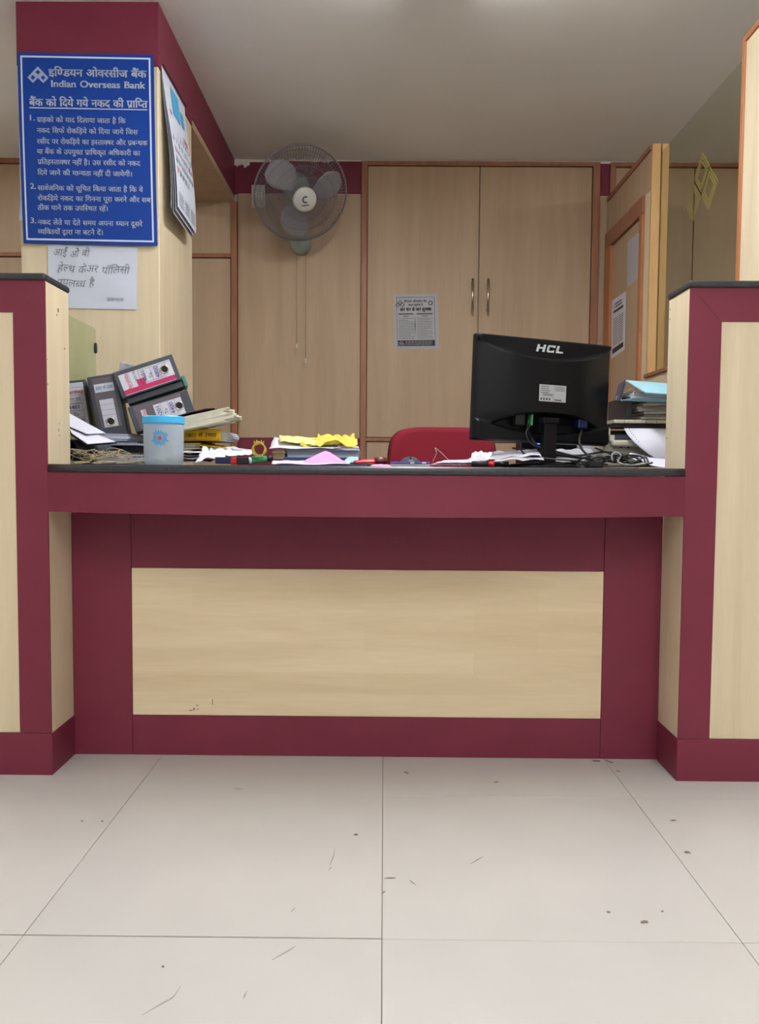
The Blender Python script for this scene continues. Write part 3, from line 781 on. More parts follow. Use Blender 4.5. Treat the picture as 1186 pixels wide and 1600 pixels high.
# badge mark: find in-plane axes that read upright
exb = ax; 
sgnx = 1 if ax.x > 0 else -1
fb = lambda u, v: fc+A_*.0995+ax*sgnx*u+(ay if ay.z > 0 else -ay)*v
mb = MB(); arc = [(.012*math.cos(R(a)), .004+.014*math.sin(R(a))) for a in range(60, 330, 20)]; stroke(mb, fb, arc, .006); stroke(mb, fb, [(-.014, -.027), (.022, -.017)], .004)
mb.build('badge_mark', 'ink', hb)
for k in range(3):
    mb = MB(); mb.smooth = True; a0 = R(75+120*k)
    def bl(u, v):
        r = .04+u*.165; wdt = R(62)*(math.sin(math.pi*min(1, .22+u*.72))**.7); a = a0+(v-.5)*wdt+.25*u
        return TF @ Vector((r*math.cos(a), r*math.sin(a), .012+(v-.5)*.045*(1-.35*u)))
    mb.sheet(bl, 10, 8, .002); mb.build('blade', 'fangrey', fan)
MB().lathe([(.0001, .04), (.04, .038), (.042, .0), (.042, -.02)], 28, TF).build('hub', 'fangrey', fan)
mo = MB(); mo.smooth = True; mo.lathe([(.045, -.055), (.062, -.07), (.066, -.12), (.05, -.16), (.02, -.175), (.0001, -.176)], 28, TF); mo.build('motor_housing', 'fanbody', fan)
br = at(471, 380, YB); back = fc-A_*.14
nk = MB(); nk.tube(bez([back-Vector((0, 0, .03)), Vector((br.x, YB-.13, br.z+.06)), Vector((br.x, YB-.07, br.z+.02))], 6), .022, 12); nk.build('neck', 'fanbody', fan)
bk = MB(); bk.smooth = True
Tb = frame((br.x, YB-.002, br.z-.005), (1, 0, 0), (0, 0, 1), (0, -1, 0))
ov = [(.052, 0), (.052, .05), (.046, .075), (.03, .09), (.0001, .095)]
Tb2 = Tb @ Matrix.Diagonal((1, 1.15, 1, 1)); bk.lathe(ov, 28, Tb2); bk.build('wall_bracket', 'fanbody', fan)
kn = MB(); kn.lathe([(.024, .09), (.024, .105), (.016, .110), (.0001, .111)], 20, Tb @ Matrix.Translation((0, .03, 0))); kn.build('knob', 'fangrey', fan)
for px, y1 in ((464, 540), (478, 563)):
    p = at(px, 398, YB-.05); q = at(px, y1, YB-.05); q.x = p.x
    cdn = MB().tube([p, q], .0014, 5).build('pull_cord', 'trim', fan)
    MB().lathe([(.0001, .012), (.004, .008), (.005, -.012), (.0001, -.016)], 10, Matrix.Translation(q)).build('pull_bead', 'fanhub', cdn)
# switch plate behind the fan
p = at(404, 308, YB)
t = thing('switch_plate', (p.x, YB, p.z-.05), 'white socket plate on the wall behind the left side of the fan', 'switch plate')
MB().rbox((p.x-.035, YB-.016, p.z-.058), (p.x+.035, YB-.0012, p.z+.058), .004).build('plate', 'fanhub', t)
for dx in (-.014, .014): MB().rbox((p.x+dx-.009, YB-.021, p.z-.02), (p.x+dx+.009, YB-.016, p.z+.02), .002).build('rocker', 'fixture', t)

# ------------------------------------------------------------------ office chair
cx, cy = at(690, 700, 3.3).x, 3.3
ch = thing('office_chair', (cx, cy-.2, 0), 'maroon fabric office chair behind the counter, beside the monitor', 'chair')
mb = MB(); mb.smooth = True
def cb_(u, v):
    w = .212; z0, z1 = .52, .957
    X = (u*2-1); Z = (v*2-1)
    # superellipse mapping from square to rounded rectangle
    k = 1/max(1e-6, (abs(X)**5+abs(Z)**5)**(1/5)) if max(abs(X), abs(Z)) > 0 else 1
    m_ = max(abs(X), abs(Z)); X, Z = X*k*m_, Z*k*m_
    return Vector((cx+X*w, cy+.05*X*X*-1+.0, (z0+z1)/2+Z*(z1-z0)/2))
mb.sheet(cb_, 20, 20, .05); mb.build('backrest', 'maroon_fab', ch)
mb = MB(); mb.rbox((cx-.23, cy-.50, .42), (cx+.23, cy-.04, .50), .035, seg=4); mb.build('seat', 'maroon_fab', ch, smooth=True)
MB().tube(bez([(cx, cy+.04, .75), (cx, cy+.09, .55), (cx, cy+.02, .40), (cx, cy-.2, .40)], 6), .018, 8).build('back_bar', 'blackm', ch)
MB().tube([(cx, cy-.26, .08), (cx, cy-.26, .415)], .025, 12).build('gas_post', 'black', ch)
for k in range(5):
    a = R(72*k+18); e_ = Vector((cx+.27*math.cos(a), cy-.26+.27*math.sin(a), .065))
    lg = MB().tube([(cx, cy-.26, .10), e_], lambda t: .02-.006*t, 8).build('leg', 'black', ch)
    w = MB().lathe([(.0001, -.012), (.025, -.012), (.026, 0), (.025, .012), (.0001, .012)], 14, frame(e_-Vector((0, 0, .038)), (1, 0, 0), (0, 0, 1), (0, -1, 0))); w.build('castor', 'blackm', lg)

# ------------------------------------------------------------------ monitor
pl_ = at(736, 686, 2.33); mw, mh = .445, .300
yaw = R(19); roll = R(-1.6)
ex = Vector((math.cos(yaw), math.sin(yaw), 0)); nb = Vector((math.sin(yaw), -math.cos(yaw), 0))  # nb faces the customer
ez = Vector((0, 0, 1)); ex2 = ex*math.cos(roll)+ez*math.sin(roll); ez2 = ez*math.cos(roll)-ex*math.sin(roll)
mc = pl_
MT = lambda u, v, d: mc+ex2*(u*mw)+ez2*(v*mh)+nb*d     # d>0 towards customer
mon = thing('monitor', MT(.5, 0, 0)-Vector((0, 0, .08)), 'black flat monitor seen from behind, turned slightly away', 'monitor')
def smst(a, b, x): t = min(1, max(0, (x-a)/(b-a))); return t*t*(3-2*t)
def shell(u, v):
    e_ = min(u, 1-u, 1)*mw; e2 = min(v, 1-v)*mh
    dome = .040*smst(0, .32, min(u, 1-u)*1.0)**.6*smst(0, .30, v+.02)**.8
    smile = .79+.16*abs(2*u-1)**2.2
    top = smst(smile-.006, smile+.022, v)
    d = dome*(1-top)+.010*top
    d += .004*smst(.0, .05, smile-v)*0
    arch = .275-.20*abs(2*u-1.0)**2.4
    lip = .075+.13*abs(2*u-1)**2
    rec = smst(0, .012, arch-v)*smst(0, .012, v-lip)
    if u < .04 or u > .97: rec = 0
    d -= rec*.032
    lipb = smst(0, .02, lip-v); d = d*(1-lipb)+.016*lipb
    return .016+max(d, -.002)*1.0
mb = MB(); mb.smooth = True; nu, nv = 72, 90
vs = [MT(i/nu, j/nv, shell(i/nu, j/nv) if 0 < i < nu and 0 < j < nv else .012) for j in range(nv+1) for i in range(nu+1)]
mb.add(vs, [(j*(nu+1)+i, j*(nu+1)+i+1, (j+1)*(nu+1)+i+1, (j+1)*(nu+1)+i) for j in range(nv) for i in range(nu)])
mb.build('back_shell', 'black', mon)
mb = MB(); TMn = frame(mc, ex2, -nb, ez2)
mb.rbox((-.002, -.012, -.002), (mw+.002, .012, mh+.002), .004, TMn); mb.build('bezel', 'black', mon)
MB().box((.015, .0121, .015), (mw-.015, .0126, mh-.012), TMn).build('screen', 'blackm', mon)
fm = lambda u, v: MT(u/mw, v/mh, .0275)
mb = MB(); u0 = .183
# HCL letters built bold and slanted
def blk(mb, poly): mb.add([fm(*p) for p in poly], [tuple(range(len(poly)))])
def sl(u, v): return (u0+u+v*.25, .262+v)
def rect(a, b, c_, d_): blk(mb, [sl(a, b), sl(c_, b), sl(c_, d_), sl(a, d_)])
H_ = .021
rect(0, 0, .008, H_); rect(.020, 0, .028, H_); rect(.008, .0085, .020, .0135)
rect(.034, .003, .041, H_-.003); rect(.036, 0, .059, .005); rect(.036, H_-.005, .060, H_)
rect(.053, .005, .059, .007); rect(.053, H_-.007, .060, H_-.005)
rect(.065, 0, .073, H_); rect(.073, 0, .089, .005)
fm0 = fm; mb.build('brand_lettering', 'logo', mon)
fs_ = lambda u, v: MT((u-.040)/mw, (v+.008)/mh, .0583)
stk = MB(); a0_, b0_ = .222, .108
MB().sheet(lambda u, v: fs_(a0_+u*.088, b0_+v*.048), 2, 2, .0006).build('rating_label', 'grey_paper', mon)
f3 = lambda u, v: MT((u-.040)/mw, (v+.008)/mh, .0592); r6 = random.Random(4); mb = MB()
for k in range(4):
    strip(mb, f3, .226, .150-k*.006, .226+r6.uniform(.025, .04), .1515-k*.006)
for k in range(3): strip(mb, f3, .272, .150-k*.005, .306, .1512-k*.005)
for k in range(11): strip(mb, f3, .234+k*.003, .124, .2355+k*.003, .130)
for k in range(4): strip(mb, f3, .226+k*.009, .112, .231+k*.009, .118)
strip(mb, f3, .272, .112, .295, .115); strip(mb, f3, .268, .109, .2685, .154)
text(mb, 'HCL', f3, .230, .1585, .009, .024, off=.05, slant=.25)
mb.build('label_print', 'ink', mon)
mm = MB(); text(mm, 'HCL', f3, .230, .1585, .009, .024, off=.05, slant=.25); mm.build('small_lettering', 'logo', mon)
# neck and base
q = MT(.5, 0, .03)
nkx = at(857, 690, 2.335)
mb = MB(); mb.rbox((-.020, -.012, -.088), (.020, .012, .045), .004, frame((nkx.x, 2.335, .885), (ex.x, ex.y, 0), (-nb.x, -nb.y, 0), (0, 0, 1))); mb.rbox((-.026, -.016, .035), (.026, .016, .052), .003, frame((nkx.x, 2.335, .885), (ex.x, ex.y, 0), (-nb.x, -nb.y, 0), (0, 0, 1)))
mb.build('neck', 'black', mon)
mb = MB(); mb.smooth = True; mb.lathe([(.118, 0), (.120, .003), (.11, .008), (.06, .014), (.0001, .018)], 40, frame((nkx.x-.015, 2.36, ZT+.0005), (ex.x, ex.y, 0), (-ex.y*.8, ex.x*.8, 0), (0, 0, 1))); mb.build('base', 'black', mon)
# plugs in the recess
for px_, m_, nm in ((.30, 'blackm', 'power_plug'), (.385, 'green', 'audio_plug'), (.765, 'navy', 'video_plug')):
    mb = MB(); w = .0035 if nm == 'audio_plug' else .016
    mb.rbox((px_*mw-w, -.045, .045), (px_*mw+w, -.018, .045+(.045 if nm != 'audio_plug' else .035)), .004, TMn); mb.build(nm, m_, mon)

# ------------------------------------------------------------------ lever-arch files
def lever_file(name, label, o, ang, w, h, d, lean=0, ht=0, spinemat='filegrey', lining='teal', yawd=0, group=None, plate=None, eye=True, pages=True):
    """spine faces the customer. o = spine centre; local x width, z height; ang rotates in the picture plane"""
    T = Matrix.Translation(o) @ Matrix.Rotation(R(yawd), 4, 'Z') @ Matrix.Rotation(R(ang), 4, 'Y') @ Matrix.Rotation(R(lean), 4, 'X')
    t = thing(name, T @ Vector((0, 0, -h/2)), label, 'file', group)
    mb = MB(); mb.rbox((-w/2, 0, -h/2), (w/2, .006, h/2), .003, T); mb.build('spine', spinemat, t)
    for s in (-1, 1):
        mb = MB(); mb.rbox((s*w/2-(.003 if s > 0 else 0), .003, -h/2), (s*w/2+(.003 if s < 0 else 0), d, h/2), .0012, T); mb.cur = 1
        mb.box((s*(w/2-.0036)-.0004, .006, -h/2+.002), (s*(w/2-.0036)+.0004, d-.002, h/2-.002), T); mb.build('cover', [spinemat, lining], t)
    if pages:
        mb = MB(); r_ = random.Random(int(o[0]*1000))
        for k in range(7):
            x0 = -w/2+.008+k*(w-.02)/7; mb.box((x0, .02, -h/2+.004+r_.random()*.004), (x0+(w-.02)/7-.0008, d-.008, h/2-.012-r_.random()*.006), T)
        mb.build('pages', 'cream', t)
    fn_ = lambda lift: (lambda u, v: T @ Vector((u, -lift, v)))
    return t, fn_, T
def eyelet(T, t, u, v, r=.0135, metal='steel'):
    Te = T @ Matrix.Translation((u, 0, v)) @ Matrix.Rotation(R(90), 4, 'X')
    e_ = MB(); e_.smooth = True; e_.lathe([(r*.72, .0022), (r*.78, .0042), (r*.95, .0038), (r, .0018)], 28, Te); eo = e_.build('eyelet', metal, t)
    MB().lathe([(r*.76, .0005), (r*.76, .0027), (.0001, .0027)], 24, Te).build('finger_hole', 'hole', eo)
def plate(fn_, t, u0, v0, u1, v1, m='white', name='label', lift=.0006):
    f_ = fn_(0); mb = MB(); mb.quadslab([fn_(lift)(u0, v0), fn_(lift)(u1, v0), fn_(lift)(u1, v1), fn_(lift)(u0, v1)], .0004); return mb.build(name, m, t)
YL = 2.46
# B: middle upright file with blank label
oB = at(168, 634, YL)
t, fB, T = lever_file('lever_arch_file', 'upright dark file with a blank ruled label and metal finger ring', oB, -11.0, .084, .187, .22, yawd=14)
lp = plate(fB, t, -.030, -.066, .030, .086, 'film', 'label_pocket')
plate(fB, t, -.0215, -.064, .0215, .020, 'white', 'label', .0012)
plate(fB, t, -.027, .043, .030, .068, 'calwhite', 'number_slip', .0013)
mb = MB(); g_ = fB(.0024)
for v in (.004, -.012, -.028, -.044): strip(mb, g_, -.0215, v, .0215, v+.0008)
for u in (-.0215, .0205): strip(mb, g_, u, -.064, u+.001, .020)
mb.build('ruling', 'pencil', t)
mb = MB(); text(mb, '5001 से 5200', g_, -.024, .051, .014, .050, off=.0, slant=.2); mb.build('handwriting', 'inkblue', t)
eyelet(T, t, 0, -.048)
# A: left upright file
oA = at(116, 634, YL+.05)
t, fA_, T = lever_file('lever_arch_file', 'dark file with red maker name and blue numbers, half behind the left partition', oA, -8.0, .086, .155, .22, yawd=14)
plate(fA_, t, -.034, -.070, .036, .070, 'white')
mb = MB(); g_ = fA_(.0018)
for v in (.055, .032, .014): strip(mb, g_, -.034, v, .036, v+.0008)
for a, b, c_, d_ in ((-.024, .006, .026, .0075), (-.024, -.07, -.0232, .006), (.0252, -.07, .026, .006), (-.024, -.016, .026, -.0152), (-.024, -.038, .026, -.0372)): strip(mb, g_, a, b, c_, d_)
text(mb, 'BOX FILE', g_, -.014, .018, .009, .036, off=.01)
mb.build('ruling', 'ink', t)
mb = MB(); text(mb, 'Harshita', g_, -.020, .037, .0165, .052, off=.02); mb.build('maker_name', 'inkred', t)
mb = MB(); text(mb, '4401', g_, -.018, -.010, .017, .036, off=.01); text(mb, 'To', g_, -.006, -.032, .014, off=.01); text(mb, '4600', g_, -.018, -.054, .017, .042, off=.01); mb.build('handwriting', 'inkblue', t)
eyelet(T, t, .004, -.062, .012)
# C: upper tilted file, label reads sideways
def sideways(name, label, c_, ang, L, wd, Y_, letters, lab, stripe, eyeu, yawd=16, lining='teal'):
    o_ = at(c_[0], c_[1], Y_)
    # local z (height) runs to the left in the picture: top of the file is at the left
    t, f_, T = lever_file(name, label, o_, -90-ang, wd, L, .2, lining=lining, yawd=yawd)
    return t, f_, T
t, fC, T = sideways('lever_arch_file', 'topmost tilted dark file, label with magenta stripe and blue numbers', (230, 588), 20.5, .186, .082, YL+.01, None, None, None, None)
plate(fC, t, -.036, -.080, .028, .080, 'white')
g_ = fC(.0018); g2 = fC(.0022)
ms = MB(); sx = -1 if True else 1
# which side is lower in the picture: test
low = 1 if (g_(.03, 0)).z < (g_(-.03, 0)).z else -1
U = lambda u: u*low
def sp(mb, fnn, u0, v0, u1, v1): strip(mb, fnn, U(u0), v0, U(u1), v1)
# remove mismatch: plate spans low side
sp(ms, g_, .020, -.080, .034, .080); sp(ms, g_, .000, .010, .022, .034); ms.build('stripe', 'magenta', t)
mb = MB()
for v in (-.062, -.040, -.016, .006): sp(mb, g2, -.024, v, .016, v+.0008)
sp(mb, g2, -.024, -.080, -.0232, .022); sp(mb, g2, .0155, -.055, .0163, .022); sp(mb, g2, -.024, .021, .016, .0222); sp(mb, g2, -.036, .05, .02, .0508)
def rtext(mb, s, vc, u0, u1, size, off=.01):
    """lettering that runs across the width of the spine"""
    V_, F_, w_ = lay(s, 0); s_ = (u1-u0)/w_
    fl_ = (-1 if low > 0 else 1)
    mb.add([g2(U(u1-a*s_), vc+(b-.35)*size*FLIP) for a, b in V_], F_)
FLIP = -1
FLIP = 1 if (g2(0, .01)-g2(0, 0)).x < 0 else -1
rtext(mb, 'BOX FILE', .034, -.032, .004, .011); mb.build('ruling', 'ink', t)
mb = MB(); rtext(mb, 'Harshita', .060, -.026, .028, .018, .03); mb.build('maker_name', 'inkred', t)
mb = MB(); rtext(mb, '4601', .009, -.022, .012, .018); rtext(mb, 'To', -.011, -.008, .008, .014); rtext(mb, '4800', -.031, -.022, .014, .018); mb.build('handwriting', 'inkblue', t)
eyelet(T, t, U(-.004), -.056)
# E: grey file between
o_ = at(243, 613, YL+.03)
t, fE, T = lever_file('lever_arch_file', 'plain grey file lying between the two tilted labelled files', o_, -90-20, .020, .176, .2, lining='green', yawd=15)
MB().rbox((-.012, -.004, -.100), (.022, .12, -.089), .002, T).build('green_flap', 'teal', t)
# D
t, fD, T = sideways('lever_arch_file', 'lower tilted dark file right behind the blue-lidded jar', (253, 642), 19, .186, .080, YL+.01, None, None, None, None)
plate(fD, t, U(-.036), -.068, U(.034), .078, 'film', 'label_pocket')
plate(fD, t, U(-.024), -.066, U(.028), .020, 'white', 'label', .0012)
g2 = fD(.0022); mb = MB()
for v in (-.045, -.024, -.002): sp(mb, g2, -.024, v, .028, v+.0008)
mb.build('ruling', 'pencil', t)
mb = MB(); rtext(mb, '4201', .008, -.02, .018, .018); rtext(mb, 'To', -.012, -.004, .012, .014); rtext(mb, '4400', -.032, -.018, .018, .018); mb.build('handwriting', 'inkblue', t)
plate(fD, t, U(-.02), .045, U(.02), .060, 'white', 'name_slip', .0013)
mb = MB(); rtext(mb, 'Harshita', .052, -.018, .02, .016, .03); mb.build('maker_name', 'inkred', t)
eyelet(T, t, U(0), -.054)

# ------------------------------------------------------------------ loose paper helpers
def crumple(fn_, amp, seed, fr=3.0):
    def g__(u, v):
        p = fn_(u, v); q = Vector((u*fr+seed*3.1, v*fr+seed, seed*1.7))
        return p+Vector((noise.noise(q)*amp*.5, noise.noise(q+Vector((9, 2, 4)))*amp*.5, abs(noise.noise(q+Vector((3, 7, 1))))*amp*1.6))
    return g__
def quadfn(p00, p10, p11, p01):
    p00, p10, p11, p01 = map(Vector, (p00, p10, p11, p01))
    return lambda u, v: (p00*(1-u)+p10*u)*(1-v)+(p01*(1-u)+p11*u)*v
def sheet_px(name, label, pts, m, amp=.0, seed=1, nu=12, nv=10, t=.0006, cat='paper', group=None, fr=3.):
    """pts: four (px,py,Y): near-left, near-right, far-right, far-left"""
    fn_ = quadfn(*[at(*p) for p in pts]); mb = MB(); mb.smooth = amp > 0 and fr < 4
    mb.sheet(crumple(fn_, amp, seed, fr) if amp else fn_, nu, nv, t); o_ = mb.build(name, m)
    return tag(o_, label, cat, group)
def book(name, label, x0, y0, x1, y1, Y_, dep, cover, pg='cream', cat='book', yawd=0, ty=0, nlay=6, ct_=.002, seed=0):
    """closed book/pad seen edge on: pixel box of the near edge"""
    a = at(x0, y1, Y_); b = at(x1, y0, Y_); w, h = b.x-a.x, b.z-a.z
    T = rot(((a.x+b.x)/2, Y_, a.z+.0), 0, ty, yawd); r_ = random.Random(seed+int(x0))
    t = thing(name, T @ Vector((0, dep/2, 0)), label, cat)
    mb = MB(); mb.rbox((-w/2, 0, 0), (w/2, dep, ct_), .0008, T, 1); mb.rbox((-w/2, 0, h-ct_), (w/2, dep, h), .0008, T, 1); mb.build('cover', cover, t)
    mb = MB(); hh = (h-2*ct_)/nlay
    for k in range(nlay):
        i = r_.uniform(.001, .006); mb.box((-w/2+i, i, ct_+k*hh), (w/2-i, dep-i, ct_+(k+1)*hh-.0003), T)
    mb.build('pages', pg, t)
    return t, T

# left cluster under the files
t, T = book('ledger', 'white-paged ledger lying under the upright dark file', 150, 676, 200, 690, 2.44, .2, 'filegrey', 'white', ty=2)
book('flat_file', 'dark flat file low in the pile left of the jar', 128, 696, 216, 708, 2.42, .24, 'fileblack', 'filegrey', 'file', nlay=3)
book('flat_file', 'thin blue and white file in the pile left of the jar', 148, 689, 217, 696, 2.38, .2, 'blue_f', 'grey_paper', 'file', nlay=3)
book('flat_file', 'grey file at the bottom of the pile behind the string', 128, 708, 217, 725.5, 2.34, .24, 'filegrey', 'grey_paper', 'file', nlay=4)
sheet_px('white_card', 'large white folded card leaning on the files, upper one', [(102, 664, 2.26), (136, 678, 2.24), (165, 677, 2.36), (104, 644, 2.40)], 'white', t=.0015)
sheet_px('white_card', 'white printed card with dark backing, lower one at the left partition', [(112, 677, 2.20), (137, 694, 2.18), (181, 690.5, 2.30), (104, 660, 2.34)], 'white', t=.0014)
sheet_px('black_clipboard', 'black board under the lower white card at the left partition', [(111, 679.5, 2.205), (137, 697, 2.185), (183, 692.5, 2.305), (104, 663, 2.345)], 'blackm', t=.002, cat='clipboard')
mb = MB(); mb.smooth = True; pr = at(103, 703, 2.24)
mb.lathe([(.030, 0), (.030, .30)], 28, frame(pr, (1, 0, 0), (0, 0, 1), Vector((.35, .93, 0)).normalized())); mb.lathe([(.022, .30), (.022, 0), (.030, 0)], 28, frame(pr, (1, 0, 0), (0, 0, 1), Vector((.35, .93, 0)).normalized()))
tag(mb.build('paper_roll', 'filegrey'), 'dark hollow roll beside the left partition', 'roll')
# string tangle
mb = MB(); r7 = random.Random(12)
for k in range(16):
    c_ = at(r7.uniform(125, 205), r7.uniform(704, 719), r7.uniform(2.17, 2.25)); pts = []
    for q in range(7): pts.append(c_+Vector((r7.uniform(-.04, .04), r7.uniform(-.02, .02), r7.uniform(-.012, .012))))
    for p in pts: p.z = max(p.z, ZT+.002)
    mb.tube(bez(pts, 5), .0009, 4)
for k in range(6):
    c_ = at(135+k*14, 721, 2.16); pts = [Vector((c_.x+r7.uniform(-.04, .04), c_.y+r7.uniform(-.02, .02), ZT+.002+r7.uniform(0, .006))) for q in range(6)]
    mb.tube(bez(pts, 5), .0011, 4)
tag(mb.build('string_tangle', 'string'), 'tangle of pale string on the counter left of the jar', 'string', kind='stuff')
# white paper behind the top file
sheet_px('paper_sheet', 'white paper corner sticking up behind the topmost file', [(183, 590, 2.66), (214, 588, 2.66), (209, 571, 2.64), (189, 565, 2.64)], 'white', .004, 2)
# ------------------------------------------------------------------ jar
jp = at(248, 724, 2.11); jx, jy = jp.x, 2.16
jar = thing('plastic_jar', (jx, jy, ZT), 'frosted pale blue plastic jar with a bright blue lid and daisy print', 'jar')
Tj = Matrix.Translation((jx, jy, ZT+.0006))
mb = MB(); mb.smooth = True
mb.lathe([(.0001, 0), (.046, 0), (.050, .003), (.0515, .02), (.0525, .10), (.0525, .112)], 48, Tj); mb.build('body', 'jar', jar)
mb = MB(); mb.lathe([(.0535, .108), (.0550, .110), (.0550, .126), (.053, .1285), (.049, .1285), (.0485, .1265), (.0001, .1265)], 48, Tj); mb.build('lid', 'lidblue', jar)
mb = MB(); r8 = random.Random(4)
for k in range(14):
    a = r8.uniform(0, 6.28); rr_ = r8.uniform(0, .03); c_ = Vector((jx+rr_*math.cos(a), jy+rr_*math.sin(a), ZT+.012+r8.uniform(0, .06)))
    mb.rbox((-.016, -.004, -.010), (.016, .004, .010), .003, rot(c_, r8.uniform(0, 180), r8.uniform(0, 180), r8.uniform(0, 180)))
tag(mb.build('contents', 'cream', jar), kind='stuff')
def jf(lift): return lambda u, v: Vector((jx+(.0527+lift)*math.sin(u/.0527), jy-(.0527+lift)*math.cos(u/.0527), ZT+v))
mb = MB(); fj = jf(.0008); r9 = random.Random(1)
for k in range(18):
    a = 2*math.pi*k/18; L = .024*r9.uniform(.8, 1.1); c0_, c1_ = (.004, .075), None
    d_ = (math.cos(a), math.sin(a)); n_ = (-d_[1], d_[0]); w = .0022
    mb.add([fj(.004+d_[0]*.004, .070+d_[1]*.004), fj(.004+d_[0]*L*.7-n_[0]*w, .070+d_[1]*L*.7-n_[1]*w), fj(.004+d_[0]*L, .070+d_[1]*L), fj(.004+d_[0]*L*.7+n_[0]*w, .070+d_[1]*L*.7+n_[1]*w)], [(0, 1, 2, 3)])
mb.build('daisy_petals', 'petal', jar)
mb = MB(); fj2 = jf(.0012); mb.add([fj2(.004+.005*math.cos(R(a)), .070+.005*math.sin(R(a))) for a in range(0, 360, 30)], [tuple(range(12))]); mb.build('daisy_centre', 'inkred', jar)

# ------------------------------------------------------------------ ledger stack right of the jar
a = at(283, 672, 2.26)
T = rot(a, 0, -13, 4)
t = thing('ledger', a, 'worn brown-covered ledger with frayed cream pages, tilted up on the right of the jar', 'book')
mb = MB(); r_ = random.Random(31); L = .142
for k in range(9):
    z0 = k*.0039; e_ = L+r_.uniform(-.012, .01); rg = []
    for q in range(7): rg.append((e_+r_.uniform(-.006, .006)+.006*math.sin(k*.8), q*.17/6))
    poly = [(-.03, 0)]+rg+[(-.03, .17)]
    mb.prism(poly, .0036, T @ Matrix.Translation((0, 0, z0)) @ Matrix.Rotation(R(r_.uniform(-.8, .8)), 4, 'Z'))
mb.build('pages', 'cream', t)
mb = MB(); cv = T @ Matrix.Translation((0, 0, .0362))
mb.smooth = False; mb.sheet(lambda u, v: cv @ Vector((-.03+u*.135, v*.172-.002, .008*math.sin(u*2.6)+.004*noise.noise(Vector((u*4, v*4, 1))))), 10, 6, .002)
mb.build('cover', mat('brown_cover', srgb(96, 78, 72), .6, var=.2, vscale=40), t)
# yellow wrapped bundle
t = thing('yellow_folder', at(316, 692, 2.36), 'yellow card folder marked with serial numbers, under the worn ledger', 'folder')
a = at(272, 681, 2.34); b = at(345, 680, 2.34); rz = .0165
def yf(u, v):
    ang = R(-100+200*v); x_ = a.x+(b.x-a.x)*u; zc = a.z+(b.z-a.z)*u+.002*math.sin(u*3)
    return Vector((x_, 2.36-rz*1.0*math.cos(ang), zc+rz*math.sin(ang)))
mb = MB(); mb.smooth = True; mb.sheet(yf, 14, 14, .0012); mb.build('wrapper', 'yellow_f', t)
mb = MB(); 
for k in range(6):
    z_ = a.z-.0135+k*.0047; e_ = .004+.006*math.sin(k*.62)
    mb.rbox((a.x-.02, 2.358, z_), (b.x+.006+e_, 2.55, z_+.0042), .001, None, 1)
mb.build('pages', 'white', t)
fy = lambda u, v: yf(u/(b.x-a.x), .5+v/(rz*3.49))+Vector((0, -.0030, 0))
mb = MB(); text(mb, '3801 से 3900', fy, .030, -.006, .017, .092, off=.006, slant=.1); mb.build('handwriting', 'ink', t)
book('flat_file', 'small dark file end under the yellow folder', 262, 691, 322, 696, 2.44, .14, 'blackm', 'fileblack', 'file', nlay=2)
book('account_pad', 'pale thick pad under the yellow folder, right of the jar', 262, 692, 314, 702, 2.36, .2, 'cream', 'cream', 'pad', nlay=4, ct_=.0012)
sheet_px('yellow_sheet', 'stiff yellow sheet slanting out from under the yellow folder', [(308, 697, 2.30), (360, 701, 2.32), (352, 697, 2.46), (305, 691, 2.44)], 'yellow_f', .002, 4, t=.0012)
sheet_px('paper_sheet', 'cream sheet with a yellow edge lying right of the jar', [(276, 703, 2.28), (372, 700, 2.30), (365, 698, 2.5), (280, 698, 2.5)], 'cream', .003, 6, t=.001)
for k, (x0, x1, y, m_, lb) in enumerate(((277, 360, 705, 'white', 'topmost white sheet of the loose pile right of the jar'), (277, 345, 710, 'grey_paper', 'grey sheet in the middle of the loose pile right of the jar'), (277, 362, 714, 'white', 'white sheet low in the loose pile right of the jar'), (277, 330, 720, 'grey_paper', 'lowest grey sheet of the loose pile right of the jar'))):
    sheet_px('paper_sheet', lb, [(x0, y+3, 2.2+k*.004), (x1, y+2, 2.22), (x1+6, y-1, 2.4), (x0, y-1, 2.42)], m_, .006, 10+k, 16, 8)
sheet_px('crumpled_paper', 'crumpled white paper in front of the loose pile right of the jar', [(303, 724, 2.12), (352, 716, 2.14), (348, 706, 2.2), (318, 704, 2.22)], 'white', .012, 21, 14, 10, fr=3.0)
sheet_px('crumpled_paper', 'crumpled white sheet fanning out beside the marker pack', [(345, 713, 2.16), (394, 712, 2.18), (392, 704, 2.3), (340, 703, 2.3)], 'white', .009, 23, 14, 10, fr=3.0)
mb = MB(); mb.smooth = True; a = at(367, 712, 2.32); b = at(396, 708, 2.30)
mb.sheet(lambda u, v: Vector((a.x+(b.x-a.x)*u, 2.30+.03*math.cos(v*2.6)*(1-.3*u), a.z+.003+.020*math.sin(v*2.4)*(1-.55*u)+.004*u)), 12, 10, .0007)
tag(mb.build('curled_paper', 'grey_paper'), 'curled grey-white sheet beside the yellow rubber bands', 'paper')
# marker pack
a = at(336, 724.5, 2.08); b = at(388, 714.5, 2.08)
t = thing('marker_pack', ((a.x+b.x)/2, 2.09, a.z), 'dark blue flat pack with a red patch at the counter edge', 'pack')
zz = max(a.z, ZT+.0005)
MB().rbox((a.x, 2.08, zz), (a.x+(b.x-a.x)*.46, 2.11, b.z), .002).build('blue_end', 'navy', t)
MB().rbox((a.x+(b.x-a.x)*.462, 2.08, zz), (a.x+(b.x-a.x)*.64, 2.11, b.z-.001), .002).build('red_patch', 'red', t)
MB().rbox((a.x+(b.x-a.x)*.642, 2.08, zz), (b.x, 2.11, b.z), .002).build('dark_end', 'blackm', t)
